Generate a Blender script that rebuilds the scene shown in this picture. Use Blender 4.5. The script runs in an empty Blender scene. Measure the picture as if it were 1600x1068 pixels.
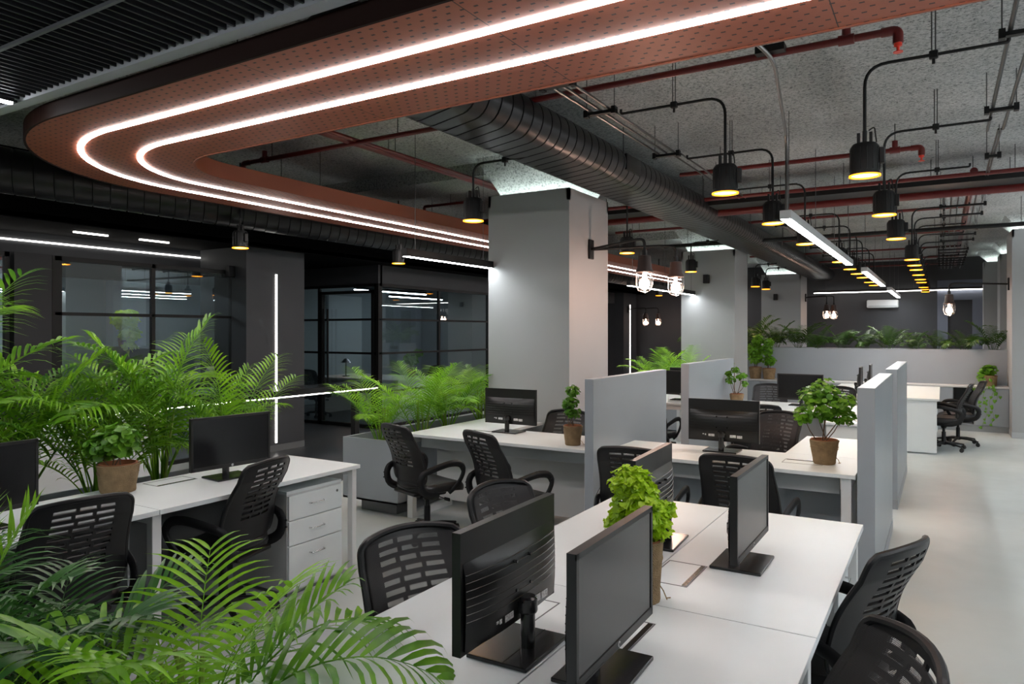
import bpy, math, random
from mathutils import Vector, Matrix
random.seed(7)
S = bpy.context.scene
COL = S.collection
PI = math.pi

# ---------------------------------------------------------------- materials
MATS = {}
def mat(name, color, rough=.5, metal=0., emit=None, strength=0., noise=0., nscale=8., bump=0., bscale=60., spec=.5, coat=0., trans=0., aniso=None):
    m = bpy.data.materials.new(name); m.use_nodes = True
    nt = m.node_tree; b = nt.nodes['Principled BSDF']
    b.inputs['Base Color'].default_value = (*color, 1)
    b.inputs['Roughness'].default_value = rough
    b.inputs['Metallic'].default_value = metal
    b.inputs['Specular IOR Level'].default_value = spec
    b.inputs['Coat Weight'].default_value = coat
    b.inputs['Transmission Weight'].default_value = trans
    if emit:
        b.inputs['Emission Color'].default_value = (*emit, 1)
        b.inputs['Emission Strength'].default_value = strength
    tc = nt.nodes.new('ShaderNodeTexCoord')
    if noise:
        n = nt.nodes.new('ShaderNodeTexNoise'); n.inputs['Scale'].default_value = nscale; n.inputs['Detail'].default_value = 6
        nt.links.new(tc.outputs['Object'], n.inputs['Vector'])
        mr = nt.nodes.new('ShaderNodeMapRange'); mr.inputs['From Min'].default_value = .3; mr.inputs['From Max'].default_value = .7
        mr.inputs['To Min'].default_value = 1 - noise; mr.inputs['To Max'].default_value = 1 + noise
        nt.links.new(n.outputs['Fac'], mr.inputs['Value'])
        mx = nt.nodes.new('ShaderNodeVectorMath'); mx.operation = 'SCALE'; mx.inputs[0].default_value = color
        nt.links.new(mr.outputs['Result'], mx.inputs['Scale'])
        nt.links.new(mx.outputs[0], b.inputs['Base Color'])
    if bump:
        n2 = nt.nodes.new('ShaderNodeTexNoise'); n2.inputs['Scale'].default_value = bscale; n2.inputs['Detail'].default_value = 5
        nt.links.new(tc.outputs['Object'], n2.inputs['Vector'])
        bp = nt.nodes.new('ShaderNodeBump'); bp.inputs['Strength'].default_value = bump; bp.inputs['Distance'].default_value = .02
        nt.links.new(n2.outputs['Fac'], bp.inputs['Height']); nt.links.new(bp.outputs['Normal'], b.inputs['Normal'])
    MATS[name] = m
    return m

def nodes(m): return m.node_tree, m.node_tree.nodes['Principled BSDF']

mat('desk_white', (.66, .70, .71), .42, noise=.02, nscale=3)
mat('laminate_side', (.55, .56, .56), .45)
mat('modesty', (.42, .44, .45), .5)
mat('modesty_dark', (.16, .165, .17), .5)
mat('partition', (.29, .32, .35), .3, noise=.03, nscale=2, spec=.5)
mat('partition_side', (.27, .29, .315), .28, noise=.03, nscale=2)
mat('column_paint', (.33, .34, .34), .62, noise=.02, nscale=1.5)
mat('charcoal_paint', (.040, .042, .047), .6, noise=.05, nscale=2)
mat('dark_paint', (.022, .023, .026), .6)
mat('soffit_black', (.003, .003, .0035), .9, spec=.05)
mat('room_grey', (.23, .26, .28), .6)
mat('room_light', (.42, .46, .48), .6)
mat('back_blue', (.15, .17, .22), .5)
mat('floor_dark', (.07, .075, .08), .3)
mat('black_metal', (.005, .005, .005), .5, spec=.35)
mat('slat_metal', (.016, .016, .019), .5, spec=.3)
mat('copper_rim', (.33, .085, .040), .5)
mat('steel_pipe', (.09, .085, .08), .3, .9)
mat('rod', (.12, .12, .12), .4, .8)
mat('red_pipe', (.13, .009, .008), .35, noise=.1, nscale=9)
mat('red_head', (.85, .06, .03), .4)
mat('duct', (.013, .013, .014), .33, .4)
mat('black_plastic', (.005, .005, .006), .42, spec=.35, bump=.05, bscale=600)
mat('black_gloss', (.012, .012, .013), .22)
mat('seat_leather', (.005, .005, .006), .38, bump=.04, bscale=200)
mat('screen', (.006, .006, .007), .22, spec=.6)
mat('bezel', (.007, .007, .007), .4)
mat('monitor_back', (.006, .006, .006), .32)
mat('badge', (.55, .55, .55), .4)
mat('sticker', (.6, .6, .6), .5, noise=.45, nscale=160)
mat('burlap', (.37, .25, .13), .9, noise=.22, nscale=22, bump=1.0, bscale=260)
mat('terracotta', (.36, .13, .055), .8)
mat('soil', (.03, .018, .010), .95, bump=.6, bscale=90)
mat('stem_green', (.16, .24, .03), .5, noise=.2, nscale=20)
mat('stem_wood', (.10, .055, .025), .7)
mat('chrome', (.6, .6, .6), .2, 1)
mat('white_metal', (.62, .63, .63), .4)
mat('cork', (.25, .16, .09), .8)
mat('led_white', (.9, .9, .9), .5, emit=(1., .93, .90), strength=11)
mat('led_pink', (.9, .9, .9), .5, emit=(1., .95, .93), strength=22)
mat('led_cove', (.9, .9, .9), .5, emit=(.85, 1., .95), strength=22)
mat('led_lin', (.9, .9, .9), .5, emit=(.93, .97, 1.), strength=30)
mat('led_thin', (.9, .9, .9), .5, emit=(1., .96, .90), strength=6)
mat('led_soft', (.9, .9, .9), .5, emit=(.8, .9, 1.), strength=16)
mat('led_fill_up', (.9, .9, .9), .5, emit=(.93, .97, 1.), strength=75)  # upward glow of the added fill lamps, brightens the ceiling
mat('amber', (.9, .5, .1), .5, emit=(1., .52, .10), strength=14)
mat('amber_inner', (.85, .42, .06), .35, .6, emit=(1., .30, .02), strength=2.2)  # lamplight on the inner reflector, put in as emission
mat('amber_bloom', (.8, .35, .03), .5, emit=(1., .33, .015), strength=1.6)  # orange bloom at the pendant rims, given as a glowing colour
mat('bulb', (1, .8, .7), .5, emit=(1., .62, .45), strength=22)
mat('lamp_iron', (.035, .018, .014), .6)
mat('lens', (.8, .8, .8), .2)
mat('dark_top', (.010, .010, .011), .25, noise=.1, nscale=4)
mat('trim_grey', (.12, .12, .13), .4, .3)
mat('edge_grey', (.42, .42, .45), .4)
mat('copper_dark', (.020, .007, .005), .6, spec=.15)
mat('wood_edge', (.10, .045, .035), .3)

def floor_mat():
    m = mat('floor_epoxy', (.50, .52, .51), .32); nt, b = nodes(m)
    tc = nt.nodes.new('ShaderNodeTexCoord')
    n = nt.nodes.new('ShaderNodeTexNoise'); n.inputs['Scale'].default_value = .55; n.inputs['Detail'].default_value = 8; n.inputs['Roughness'].default_value = .55
    nt.links.new(tc.outputs['Object'], n.inputs['Vector'])
    cr = nt.nodes.new('ShaderNodeValToRGB')
    cr.color_ramp.elements[0].position = .3; cr.color_ramp.elements[0].color = (.385, .425, .43, 1)
    cr.color_ramp.elements[1].position = .7; cr.color_ramp.elements[1].color = (.52, .56, .56, 1)
    nt.links.new(n.outputs['Fac'], cr.inputs['Fac']); nt.links.new(cr.outputs['Color'], b.inputs['Base Color'])
    n2 = nt.nodes.new('ShaderNodeTexNoise'); n2.inputs['Scale'].default_value = 4
    mr = nt.nodes.new('ShaderNodeMapRange'); mr.inputs['To Min'].default_value = .25; mr.inputs['To Max'].default_value = .5
    nt.links.new(tc.outputs['Object'], n2.inputs['Vector']); nt.links.new(n2.outputs['Fac'], mr.inputs['Value']); nt.links.new(mr.outputs[0], b.inputs['Roughness'])
floor_mat()

def ceiling_mat():
    m = mat('concrete_spray', (.3, .3, .3), .95); nt, b = nodes(m)
    tc = nt.nodes.new('ShaderNodeTexCoord')
    v = nt.nodes.new('ShaderNodeTexVoronoi'); v.inputs['Scale'].default_value = 34; v.inputs['Randomness'].default_value = 1
    n = nt.nodes.new('ShaderNodeTexNoise'); n.inputs['Scale'].default_value = 52; n.inputs['Detail'].default_value = 8; n.inputs['Roughness'].default_value = .75
    nt.links.new(tc.outputs['Object'], n.inputs['Vector'])
    cr = nt.nodes.new('ShaderNodeValToRGB')
    e = cr.color_ramp.elements
    e[0].position = .36; e[0].color = (.07, .075, .078, 1); e[1].position = .47; e[1].color = (.40, .41, .40, 1)
    e2 = e.new(.66); e2.color = (.62, .62, .61, 1)
    nt.links.new(n.outputs['Fac'], cr.inputs['Fac'])
    big = nt.nodes.new('ShaderNodeTexNoise'); big.inputs['Scale'].default_value = .7; big.inputs['Detail'].default_value = 3
    nt.links.new(tc.outputs['Object'], big.inputs['Vector'])
    mr = nt.nodes.new('ShaderNodeMapRange'); mr.inputs['From Min'].default_value = .35; mr.inputs['From Max'].default_value = .65; mr.inputs['To Min'].default_value = .8; mr.inputs['To Max'].default_value = 1.15
    nt.links.new(big.outputs['Fac'], mr.inputs['Value'])
    sc = nt.nodes.new('ShaderNodeVectorMath'); sc.operation = 'SCALE'
    nt.links.new(cr.outputs['Color'], sc.inputs[0]); nt.links.new(mr.outputs[0], sc.inputs['Scale']); nt.links.new(sc.outputs[0], b.inputs['Base Color'])
    bp = nt.nodes.new('ShaderNodeBump'); bp.inputs['Strength'].default_value = .7; bp.inputs['Distance'].default_value = .03
    nt.links.new(n.outputs['Fac'], bp.inputs['Height']); nt.links.new(bp.outputs['Normal'], b.inputs['Normal'])
ceiling_mat()

def math_node(nt, op, a, b=None):
    n = nt.nodes.new('ShaderNodeMath'); n.operation = op
    for i, v in enumerate((a, b)):
        if v is None: continue
        if isinstance(v, (int, float)): n.inputs[i].default_value = v
        else: nt.links.new(v, n.inputs[i])
    return n.outputs[0]

def copper_mat():
    # red-brown perforated sheet: rows of short punched slots and thin sheet joints
    m = mat('copper_sheet', (.30, .078, .045), .46, .1); nt, b = nodes(m)
    tc = nt.nodes.new('ShaderNodeTexCoord'); sp = nt.nodes.new('ShaderNodeSeparateXYZ')
    nt.links.new(tc.outputs['Object'], sp.inputs[0])
    x, y = sp.outputs[0], sp.outputs[1]
    row = math_node(nt, 'FLOOR', math_node(nt, 'DIVIDE', y, .048))
    odd = math_node(nt, 'MULTIPLY', math_node(nt, 'MODULO', math_node(nt, 'ABSOLUTE', row), 2.), .5)
    fx = math_node(nt, 'FRACT', math_node(nt, 'ADD', math_node(nt, 'DIVIDE', x, .064), math_node(nt, 'ADD', odd, 200.)))
    fy = math_node(nt, 'FRACT', math_node(nt, 'ADD', math_node(nt, 'DIVIDE', y, .048), 200.))
    ax = math_node(nt, 'LESS_THAN', math_node(nt, 'ABSOLUTE', math_node(nt, 'SUBTRACT', fx, .5)), .15)
    ay = math_node(nt, 'LESS_THAN', math_node(nt, 'ABSOLUTE', math_node(nt, 'SUBTRACT', fy, .5)), .12)
    hole = math_node(nt, 'MULTIPLY', ax, ay)
    jx = math_node(nt, 'FRACT', math_node(nt, 'ADD', math_node(nt, 'DIVIDE', x, 1.2), 50.3))
    joint = math_node(nt, 'MULTIPLY', math_node(nt, 'LESS_THAN', jx, .004), math_node(nt, 'LESS_THAN', y, 3.7))
    dark = math_node(nt, 'MAXIMUM', hole, joint)
    mix = nt.nodes.new('ShaderNodeMix'); mix.data_type = 'RGBA'
    mix.inputs[6].default_value = (.39, .105, .056, 1); mix.inputs[7].default_value = (.035, .010, .008, 1)
    nt.links.new(dark, mix.inputs[0]); nt.links.new(mix.outputs[2], b.inputs['Base Color'])
copper_mat()

def leaf_mat(name, c1, c2, transl=.35):
    m = bpy.data.materials.new(name); m.use_nodes = True; nt = m.node_tree
    b = nt.nodes['Principled BSDF']; out = nt.nodes['Material Output']
    b.inputs['Roughness'].default_value = .38
    oi = nt.nodes.new('ShaderNodeObjectInfo'); tc = nt.nodes.new('ShaderNodeTexCoord')
    n = nt.nodes.new('ShaderNodeTexNoise'); n.inputs['Scale'].default_value = 5; n.inputs['Detail'].default_value = 3
    nt.links.new(tc.outputs['Object'], n.inputs['Vector'])
    a = nt.nodes.new('ShaderNodeMath'); a.operation = 'MULTIPLY_ADD'; a.inputs[1].default_value = .6; 
    nt.links.new(oi.outputs['Random'], a.inputs[0])
    a2 = nt.nodes.new('ShaderNodeMath'); a2.operation = 'MULTIPLY_ADD'; a2.inputs[1].default_value = 1.6; a2.inputs[2].default_value = -.6
    nt.links.new(n.outputs['Fac'], a2.inputs[0]); nt.links.new(a2.outputs[0], a.inputs[2]); a.use_clamp = True
    mix = nt.nodes.new('ShaderNodeMix'); mix.data_type = 'RGBA'
    mix.inputs[6].default_value = (*c1, 1); mix.inputs[7].default_value = (*c2, 1)
    nt.links.new(a.outputs[0], mix.inputs[0]); nt.links.new(mix.outputs[2], b.inputs['Base Color'])
    tr = nt.nodes.new('ShaderNodeBsdfTranslucent'); nt.links.new(mix.outputs[2], tr.inputs['Color'])
    ms = nt.nodes.new('ShaderNodeMixShader'); ms.inputs[0].default_value = transl
    nt.links.new(b.outputs[0], ms.inputs[1]); nt.links.new(tr.outputs[0], ms.inputs[2]); nt.links.new(ms.outputs[0], out.inputs['Surface'])
    MATS[name] = m
leaf_mat('leaf_palm', (.06, .21, .012), (.34, .66, .03), .42)
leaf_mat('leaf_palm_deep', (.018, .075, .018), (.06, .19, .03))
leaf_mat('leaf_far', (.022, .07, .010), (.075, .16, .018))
leaf_mat('leaf_bright', (.34, .56, .010), (.62, .80, .03))
leaf_mat('leaf_round', (.07, .22, .015), (.22, .48, .03))

def glass_mat():
    m = bpy.data.materials.new('pane_glass'); m.use_nodes = True; nt = m.node_tree; nt.nodes.clear()
    out = nt.nodes.new('ShaderNodeOutputMaterial'); t = nt.nodes.new('ShaderNodeBsdfTransparent'); g = nt.nodes.new('ShaderNodeBsdfGlossy')
    g.inputs['Roughness'].default_value = 0.0; g.inputs['Color'].default_value = (.9, .97, 1, 1); t.inputs['Color'].default_value = (.88, .93, .93, 1)
    lw = nt.nodes.new('ShaderNodeLayerWeight'); lw.inputs['Blend'].default_value = .12
    mr = nt.nodes.new('ShaderNodeMapRange'); mr.inputs['To Min'].default_value = .14; mr.inputs['To Max'].default_value = .75
    nt.links.new(lw.outputs['Fresnel'], mr.inputs['Value'])
    ms = nt.nodes.new('ShaderNodeMixShader'); nt.links.new(mr.outputs[0], ms.inputs[0]); nt.links.new(t.outputs[0], ms.inputs[1]); nt.links.new(g.outputs[0], ms.inputs[2])
    nt.links.new(ms.outputs[0], out.inputs['Surface']); MATS['pane_glass'] = m
    m = bpy.data.materials.new('lamp_glass'); m.use_nodes = True; nt = m.node_tree; nt.nodes.clear()
    out = nt.nodes.new('ShaderNodeOutputMaterial'); t = nt.nodes.new('ShaderNodeBsdfTransparent'); g = nt.nodes.new('ShaderNodeBsdfGlossy')
    g.inputs['Roughness'].default_value = .05; ms = nt.nodes.new('ShaderNodeMixShader'); ms.inputs[0].default_value = .12
    nt.links.new(t.outputs[0], ms.inputs[1]); nt.links.new(g.outputs[0], ms.inputs[2]); nt.links.new(ms.outputs[0], out.inputs['Surface']); MATS['lamp_glass'] = m
    # woven mesh cloth: fine grid of real see-through holes
    m = bpy.data.materials.new('mesh_cloth'); m.use_nodes = True; nt = m.node_tree; b = nt.nodes['Principled BSDF']; out = nt.nodes['Material Output']
    b.inputs['Base Color'].default_value = (.013, .012, .014, 1); b.inputs['Roughness'].default_value = .55
    tc = nt.nodes.new('ShaderNodeTexCoord'); sp = nt.nodes.new('ShaderNodeSeparateXYZ'); nt.links.new(tc.outputs['Object'], sp.inputs[0])
    u = math_node(nt, 'SINE', math_node(nt, 'MULTIPLY', math_node(nt, 'ADD', sp.outputs[0], sp.outputs[2]), 1150.)); v = math_node(nt, 'SINE', math_node(nt, 'MULTIPLY', math_node(nt, 'SUBTRACT', sp.outputs[0], sp.outputs[2]), 1150.))
    lt = nt.nodes.new('ShaderNodeMath'); lt.operation = 'GREATER_THAN'; lt.inputs[1].default_value = .40
    nt.links.new(math_node(nt, 'ADD', u, v), lt.inputs[0])
    t = nt.nodes.new('ShaderNodeBsdfTransparent'); ms = nt.nodes.new('ShaderNodeMixShader')
    nt.links.new(lt.outputs[0], ms.inputs[0]); nt.links.new(b.outputs[0], ms.inputs[1]); nt.links.new(t.outputs[0], ms.inputs[2]); nt.links.new(ms.outputs[0], out.inputs['Surface']); MATS['mesh_cloth'] = m
glass_mat()

# ---------------------------------------------------------------- geometry collector
class G:
    def __init__(s): s.v = []; s.f = []; s.sm = []; s.chunks = []
    def add(s, vs, fs, smooth=False):
        vs = [tuple(p) for p in vs]; s.chunks.append((vs, fs, smooth)); k = len(s.v); s.v += [tuple(p) for p in vs]
        for f in fs: s.f.append([i + k for i in f]); s.sm.append(smooth)
        return s
    def box(s, x0, x1, y0, y1, z0, z1):
        vs = [(x, y, z) for x in (x0, x1) for y in (y0, y1) for z in (z0, z1)]
        return s.add(vs, [(0, 1, 3, 2), (4, 6, 7, 5), (0, 4, 5, 1), (2, 3, 7, 6), (0, 2, 6, 4), (1, 5, 7, 3)])
    def cbox(s, c, h, rz=0, b=0.):   # centred box, optional chamfer
        cx, cy, cz = c; hx, hy, hz = h; ca, sa = math.cos(rz), math.sin(rz)
        if b <= 0:
            ring = [(-hx, -hy), (hx, -hy), (hx, hy), (-hx, hy)]; lev = [(0, -hz), (0, hz)]
        else:
            ring = [(-hx + b, -hy), (hx - b, -hy), (hx, -hy + b), (hx, hy - b), (hx - b, hy), (-hx + b, hy), (-hx, hy - b), (-hx, -hy + b)]
            lev = [(b, -hz), (0, -hz + b), (0, hz - b), (b, hz)]
        vs = []; n = len(ring)
        for ins, z in lev:
            for (x, y) in ring:
                fx = x * (1 - ins / hx) if hx else x; fy = y * (1 - ins / hy) if hy else y
                vs.append((cx + fx * ca - fy * sa, cy + fx * sa + fy * ca, cz + z))
        fs = [tuple(range(n))[::-1], tuple(range(len(vs) - n, len(vs)))]
        for l in range(len(lev) - 1):
            for i in range(n): j = (i + 1) % n; fs.append((l * n + i, l * n + j, (l + 1) * n + j, (l + 1) * n + i))
        return s.add(vs, fs)
    def tube(s, pts, r, n=8, rb=None, up=None, cap=True, smooth=True):
        pts = [Vector(p) for p in pts]; m = len(pts)
        ra = r if isinstance(r, (list, tuple)) else [r] * m
        rbb = ra if rb is None else (rb if isinstance(rb, (list, tuple)) else [rb] * m)
        vs = []; prev = None
        for i, p in enumerate(pts):
            t = (pts[min(i + 1, m - 1)] - pts[max(i - 1, 0)]).normalized()
            if up is not None: a = Vector(up)
            else: a = prev if prev is not None else (Vector((0, 0, 1)) if abs(t.z) < .9 else Vector((1, 0, 0)))
            a = (a - t * a.dot(t))
            if a.length < 1e-6: a = Vector((1, 0, 0)) - t * t.x
            a.normalize(); prev = a; b = t.cross(a)
            for k in range(n):
                an = 2 * PI * k / n
                vs.append(p + a * (math.cos(an) * ra[i]) + b * (math.sin(an) * rbb[i]))
        fs = []
        for i in range(m - 1):
            for k in range(n): j = (k + 1) % n; fs.append((i * n + k, i * n + j, (i + 1) * n + j, (i + 1) * n + k))
        if cap: fs += [tuple(range(n))[::-1], tuple(range((m - 1) * n, m * n))]
        return s.add(vs, fs, smooth)
    def lathe(s, prof, n=24, c=(0, 0, 0), cap=True, smooth=True, wob=0., sx=1, sy=1):
        vs = []
        for i, (r, z) in enumerate(prof):
            for k in range(n):
                a = 2 * PI * k / n; rr = r * (1 + wob * (math.sin(a * 5 + i * 1.3) + .6 * math.sin(a * 9 - i * 2.1)))
                vs.append((c[0] + rr * math.cos(a) * sx, c[1] + rr * math.sin(a) * sy, c[2] + z))
        fs = []; m = len(prof)
        for i in range(m - 1):
            for k in range(n): j = (k + 1) % n; fs.append((i * n + k, i * n + j, (i + 1) * n + j, (i + 1) * n + k))
        if cap: fs += [tuple(range(n))[::-1], tuple(range((m - 1) * n, m * n))]
        return s.add(vs, fs, smooth)
    def shell(s, P, N, nu, nv, keep, th):
        # P(i,j) point, N(i,j) unit normal; thick sheet over kept cells
        idx = {}; vs = []; fs = []
        def vid(i, j, side):
            k = (i, j, side)
            if k not in idx:
                p = Vector(P(i, j)) + Vector(N(i, j)) * (th if side else 0); idx[k] = len(vs); vs.append(p)
            return idx[k]
        K = lambda i, j: 0 <= i < nu and 0 <= j < nv and keep(i, j)
        for i in range(nu):
            for j in range(nv):
                if not K(i, j): continue
                c = [(i, j), (i + 1, j), (i + 1, j + 1), (i, j + 1)]
                fs.append([vid(*q, 0) for q in c][::-1]); fs.append([vid(*q, 1) for q in c])
                for a, b, ni, nj in ((c[0], c[1], i, j - 1), (c[1], c[2], i + 1, j), (c[2], c[3], i, j + 1), (c[3], c[0], i - 1, j)):
                    if not K(ni, nj): fs.append([vid(*a, 0), vid(*b, 0), vid(*b, 1), vid(*a, 1)])
        return s.add(vs, fs, True)
    def mesh(s, name, m, sharp=True):
        me = bpy.data.meshes.new(name); me.from_pydata(s.v, [], s.f)
        me.polygons.foreach_set('use_smooth', s.sm)
        me.materials.append(MATS[m]); me.update()
        if sharp and any(s.sm): me.set_sharp_from_angle(angle=math.radians(40))
        return me

def bend(pts, r, n=6):
    P = [Vector(p) for p in pts]; out = [P[0]]
    for i in range(1, len(P) - 1):
        a = (P[i - 1] - P[i]); b = (P[i + 1] - P[i]); rr = min(r, a.length * .49, b.length * .49)
        a.normalize(); b.normalize(); p0 = P[i] + a * rr; p1 = P[i] + b * rr
        for k in range(n + 1):
            t = k / n; out.append(p0 * (1 - t) ** 2 + P[i] * (2 * t * (1 - t)) + p1 * t * t)
    out.append(P[-1]); return out

def link(o, parent=None):
    COL.objects.link(o)
    if parent: o.parent = parent
    return o
SPLIT = {'hanger_rod', 'suspension_wire', 'niche_side'}
def ob(name, g, m, parent=None, bevel=0., loc=None, rz=0.):
    if name in SPLIT and len(g.chunks) > 1:
        for (vs, fs, sm) in g.chunks: o = ob(name, G().add(vs, fs, sm), m, parent, bevel, loc, rz)
        return o
    me = g if isinstance(g, bpy.types.Mesh) else g.mesh(name, m)
    o = bpy.data.objects.new(name, me); link(o, parent)
    if loc: o.location = loc
    if rz: o.rotation_euler.z = rz
    if bevel:
        b = o.modifiers.new('bevel', 'BEVEL'); b.width = bevel; b.segments = 2; b.limit_method = 'ANGLE'
    return o
def root(name, label, cat, loc=(0, 0, 0), rz=0., group=None):
    o = bpy.data.objects.new(name, None); o.empty_display_size = .1; link(o); o.location = loc; o.rotation_euler.z = rz
    return tag(o, label, cat, group)
def tag(o, label, cat, group=None, kind=None):
    o['label'] = label; o['category'] = cat
    if group: o['group'] = group
    if kind: o['kind'] = kind
    return o
def struct(name, g, m, parent=None, **k):
    o = ob(name, g, m, parent, **k)
    if not parent: o['kind'] = 'structure'
    return o
def box_ob(name, m, a, parent=None, bevel=0.):
    return ob(name, G().box(*a), m, parent, bevel)

# a kind is stored as a list of parts: (name, mesh, location, rotation, [sub-parts])
def stamp(parts, parent):
    for (nm, me, loc, rot, subs) in parts:
        o = bpy.data.objects.new(nm, me); link(o, parent); o.location = loc; o.rotation_euler = rot
        if subs: stamp(subs, o)
Z3 = (0, 0, 0)

# ---------------------------------------------------------------- room shell
H = 3.45
struct('floor', G().box(-8.2, 4.2, -3, 23, -.1, 0), 'floor_epoxy')
struct('floor_corridor', G().box(-13, -8.2, -3, 23, -.1, 0), 'floor_dark')
# grey carpet strip before the glass rooms
struct('floor_entrance', G().box(-8.2, -5.7, 5.6, 9.2, 0, .004), 'floor_dark')
struct('ceiling', G().box(-13, 4.2, -3, 23, H, H + .15), 'concrete_spray')
struct('wall_right', G().box(4.0, 4.2, -3, 23, 0, H), 'room_light')
struct('wall_front', G().box(-13, 4.2, -3.15, -3, 0, H), 'room_grey')
struct('wall_left', G().box(-13.15, -13, -3, 23, 0, H), 'room_grey')
struct('wall_back', G().box(-13, -.1, 20.6, 20.75, 0, H), 'charcoal_paint')
g = G().box(-.1, .12, 20.3, 20.6, 0, 2.9).box(.62, .95, 20.3, 20.6, 0, 2.9).box(.12, .62, 20.3, 20.6, 2.42, 2.9)
struct('trim_1', g, 'back_blue')
struct('door_1', G().box(.12, .62, 20.35, 20.45, 0, 2.42), 'charcoal_paint')
struct('wall_back_side', G().box(.95, 4.2, 20.6, 20.75, 0, H), 'charcoal_paint')
struct('wall_back_top', G().box(-.1, .95, 20.3, 20.75, 2.9, H), 'charcoal_paint')
# shallow concrete beams of the slab
for i, y in enumerate((6.45, 12.55)):
    struct('beam_%d' % (i + 1), G().box(-7.0, -2.9, y - .12, y + .55, H - .14, H), 'concrete_spray')

# columns: painted square cladding with a light cove under a flared concrete capital
def column(cx0, y0, w, h, m, name, label, cap=True, rot=0, d=None):
    d = d or w
    r = root(name, label, 'column')
    x1 = cx0 + w; y1 = y0 + d
    g = G().box(cx0, x1, y0, y1, 0, h - .12)
    t = .03
    g.box(cx0, cx0 + t, y0, y1, h - .12, h).box(x1 - t, x1, y0, y1, h - .12, h).box(cx0, x1, y0, y0 + t, h - .12, h).box(cx0, x1, y1 - t, y1, h - .12, h)
    ob('cladding', g, m, r)
    ob('plinth', G().box(cx0 - .004, x1 + .004, y0 - .004, y1 + .004, 0, .09), 'modesty_dark' if m != 'column_paint' else 'modesty', r)
    if cap:
        i_ = .12; f_ = .10
        lo = [(cx0 + i_, y0 + i_), (x1 - i_, y0 + i_), (x1 - i_, y1 - i_), (cx0 + i_, y1 - i_)]
        hi = [(cx0 - f_, y0 - f_), (x1 + f_, y0 - f_), (x1 + f_, y1 + f_), (cx0 - f_, y1 + f_)]
        mid = [(p[0] * .85 + q[0] * .15, p[1] * .85 + q[1] * .15) for p, q in zip(lo, hi)]
        vs = [(*p, h - .12) for p in lo] + [(*p, h + .03) for p in mid] + [(*p, H) for p in hi]
        fs = [(3, 2, 1, 0)] + [(l * 4 + i, l * 4 + (i + 1) % 4, l * 4 + 4 + (i + 1) % 4, l * 4 + 4 + i) for l in range(2) for i in range(4)] + [(8, 9, 10, 11)]
        ob('capital', G().add(vs, fs), 'concrete_spray', r)
        g = G(); e = .045; z = h - .10
        g.box(cx0 + e, x1 - e, y0 + e, y0 + e + .03, z, z + .02).box(cx0 + e, x1 - e, y1 - e - .03, y1 - e, z, z + .02)
        g.box(cx0 + e, cx0 + e + .03, y0 + e + .03, y1 - e - .03, z, z + .02).box(x1 - e - .03, x1 - e, y0 + e + .03, y1 - e - .03, z, z + .02)
        ob('cove_light', g, 'led_cove', r)
    return r
column(-4.06, 6.26, .94, 3.06, 'column_paint', 'square_column', 'big pale grey square column with a two-armed cage lamp, behind the mesh chairs')
column(-3.95, 12.35, .93, 3.06, 'column_paint', 'square_column', 'pale grey square column with a small black speaker, behind the palms')
column(-3.85, 18.4, .92, 3.06, 'column_paint', 'square_column', 'distant pale grey square column rising behind the low planter wall')
column(.93, 13.5, 1.07, 3.24, 'column_paint', 'square_column', 'grey square column beside the low cabinets and trailing plant')
column(1.0, 17.4, .8, 3.22, 'column_paint', 'square_column', 'narrow grey column seen just behind the first column by the aisle')
column(.80, 19.2, .5, 3.22, 'column_paint', 'square_column', 'farthest slim grey column next to the blue-grey door surround')

# charcoal columns of the glass-room side, with upright light strips
for y0, lab in ((6.26, 'charcoal column with an upright light strip behind the black counter'), (19.3, 'distant charcoal column with an upright light strip between pale columns')):
    r = column(-8.83, y0, .96, H, 'charcoal_paint', 'dark_column', lab, cap=False, d=1.0)
    ob('strip_light', G().box(-7.87, -7.862, y0 + .48, y0 + .505, .12, 2.44), 'led_thin', r)

# ---------------------------------------------------------------- copper ceiling ribbon
CX, CY = -4.32, 3.765
def ring(R, x_end=1.9, y_end=20.3):
    pts = []
    k = 24
    for i in range(k + 1): pts.append((x_end + (CX - x_end) * i / k, CY - R))
    n = 28
    for i in range(1, n): a = -PI / 2 - (PI / 2) * i / n; pts.append((CX + R * math.cos(a), CY + R * math.sin(a)))
    for i in range(k + 1): pts.append((CX - R, CY + (y_end - CY) * i / k))
    return pts
def ribbon(R0, R1, z0, z1, g=None):
    g = g or G(); a, b = ring(R0), ring(R1); n = len(a)
    vs = [(*p, z0) for p in a] + [(*p, z0) for p in b] + [(*p, z1) for p in a] + [(*p, z1) for p in b]
    fs = []
    for i in range(n - 1):
        fs += [(i, i + 1, n + i + 1, n + i), (2 * n + i, 3 * n + i, 3 * n + i + 1, 2 * n + i + 1), (i, 2 * n + i, 2 * n + i + 1, i + 1), (n + i, n + i + 1, 3 * n + i + 1, 3 * n + i)]
    fs += [(0, n, 3 * n, 2 * n), (n - 1, 3 * n - 1, 4 * n - 1, 2 * n - 1)]
    return g.add(vs, fs)
rb = root('copper_ceiling_ribbon', 'wide curved copper-red perforated ceiling band with two glowing light lines', 'ceiling feature', (0, 0, 0))
ob('perforated_panel', ribbon(.62, 1.62, 2.877, 2.89), 'copper_sheet', rb)
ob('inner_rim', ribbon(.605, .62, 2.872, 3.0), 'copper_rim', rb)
ob('outer_rim', ribbon(1.62, 1.635, 2.872, 2.965), 'copper_dark', rb)
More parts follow.
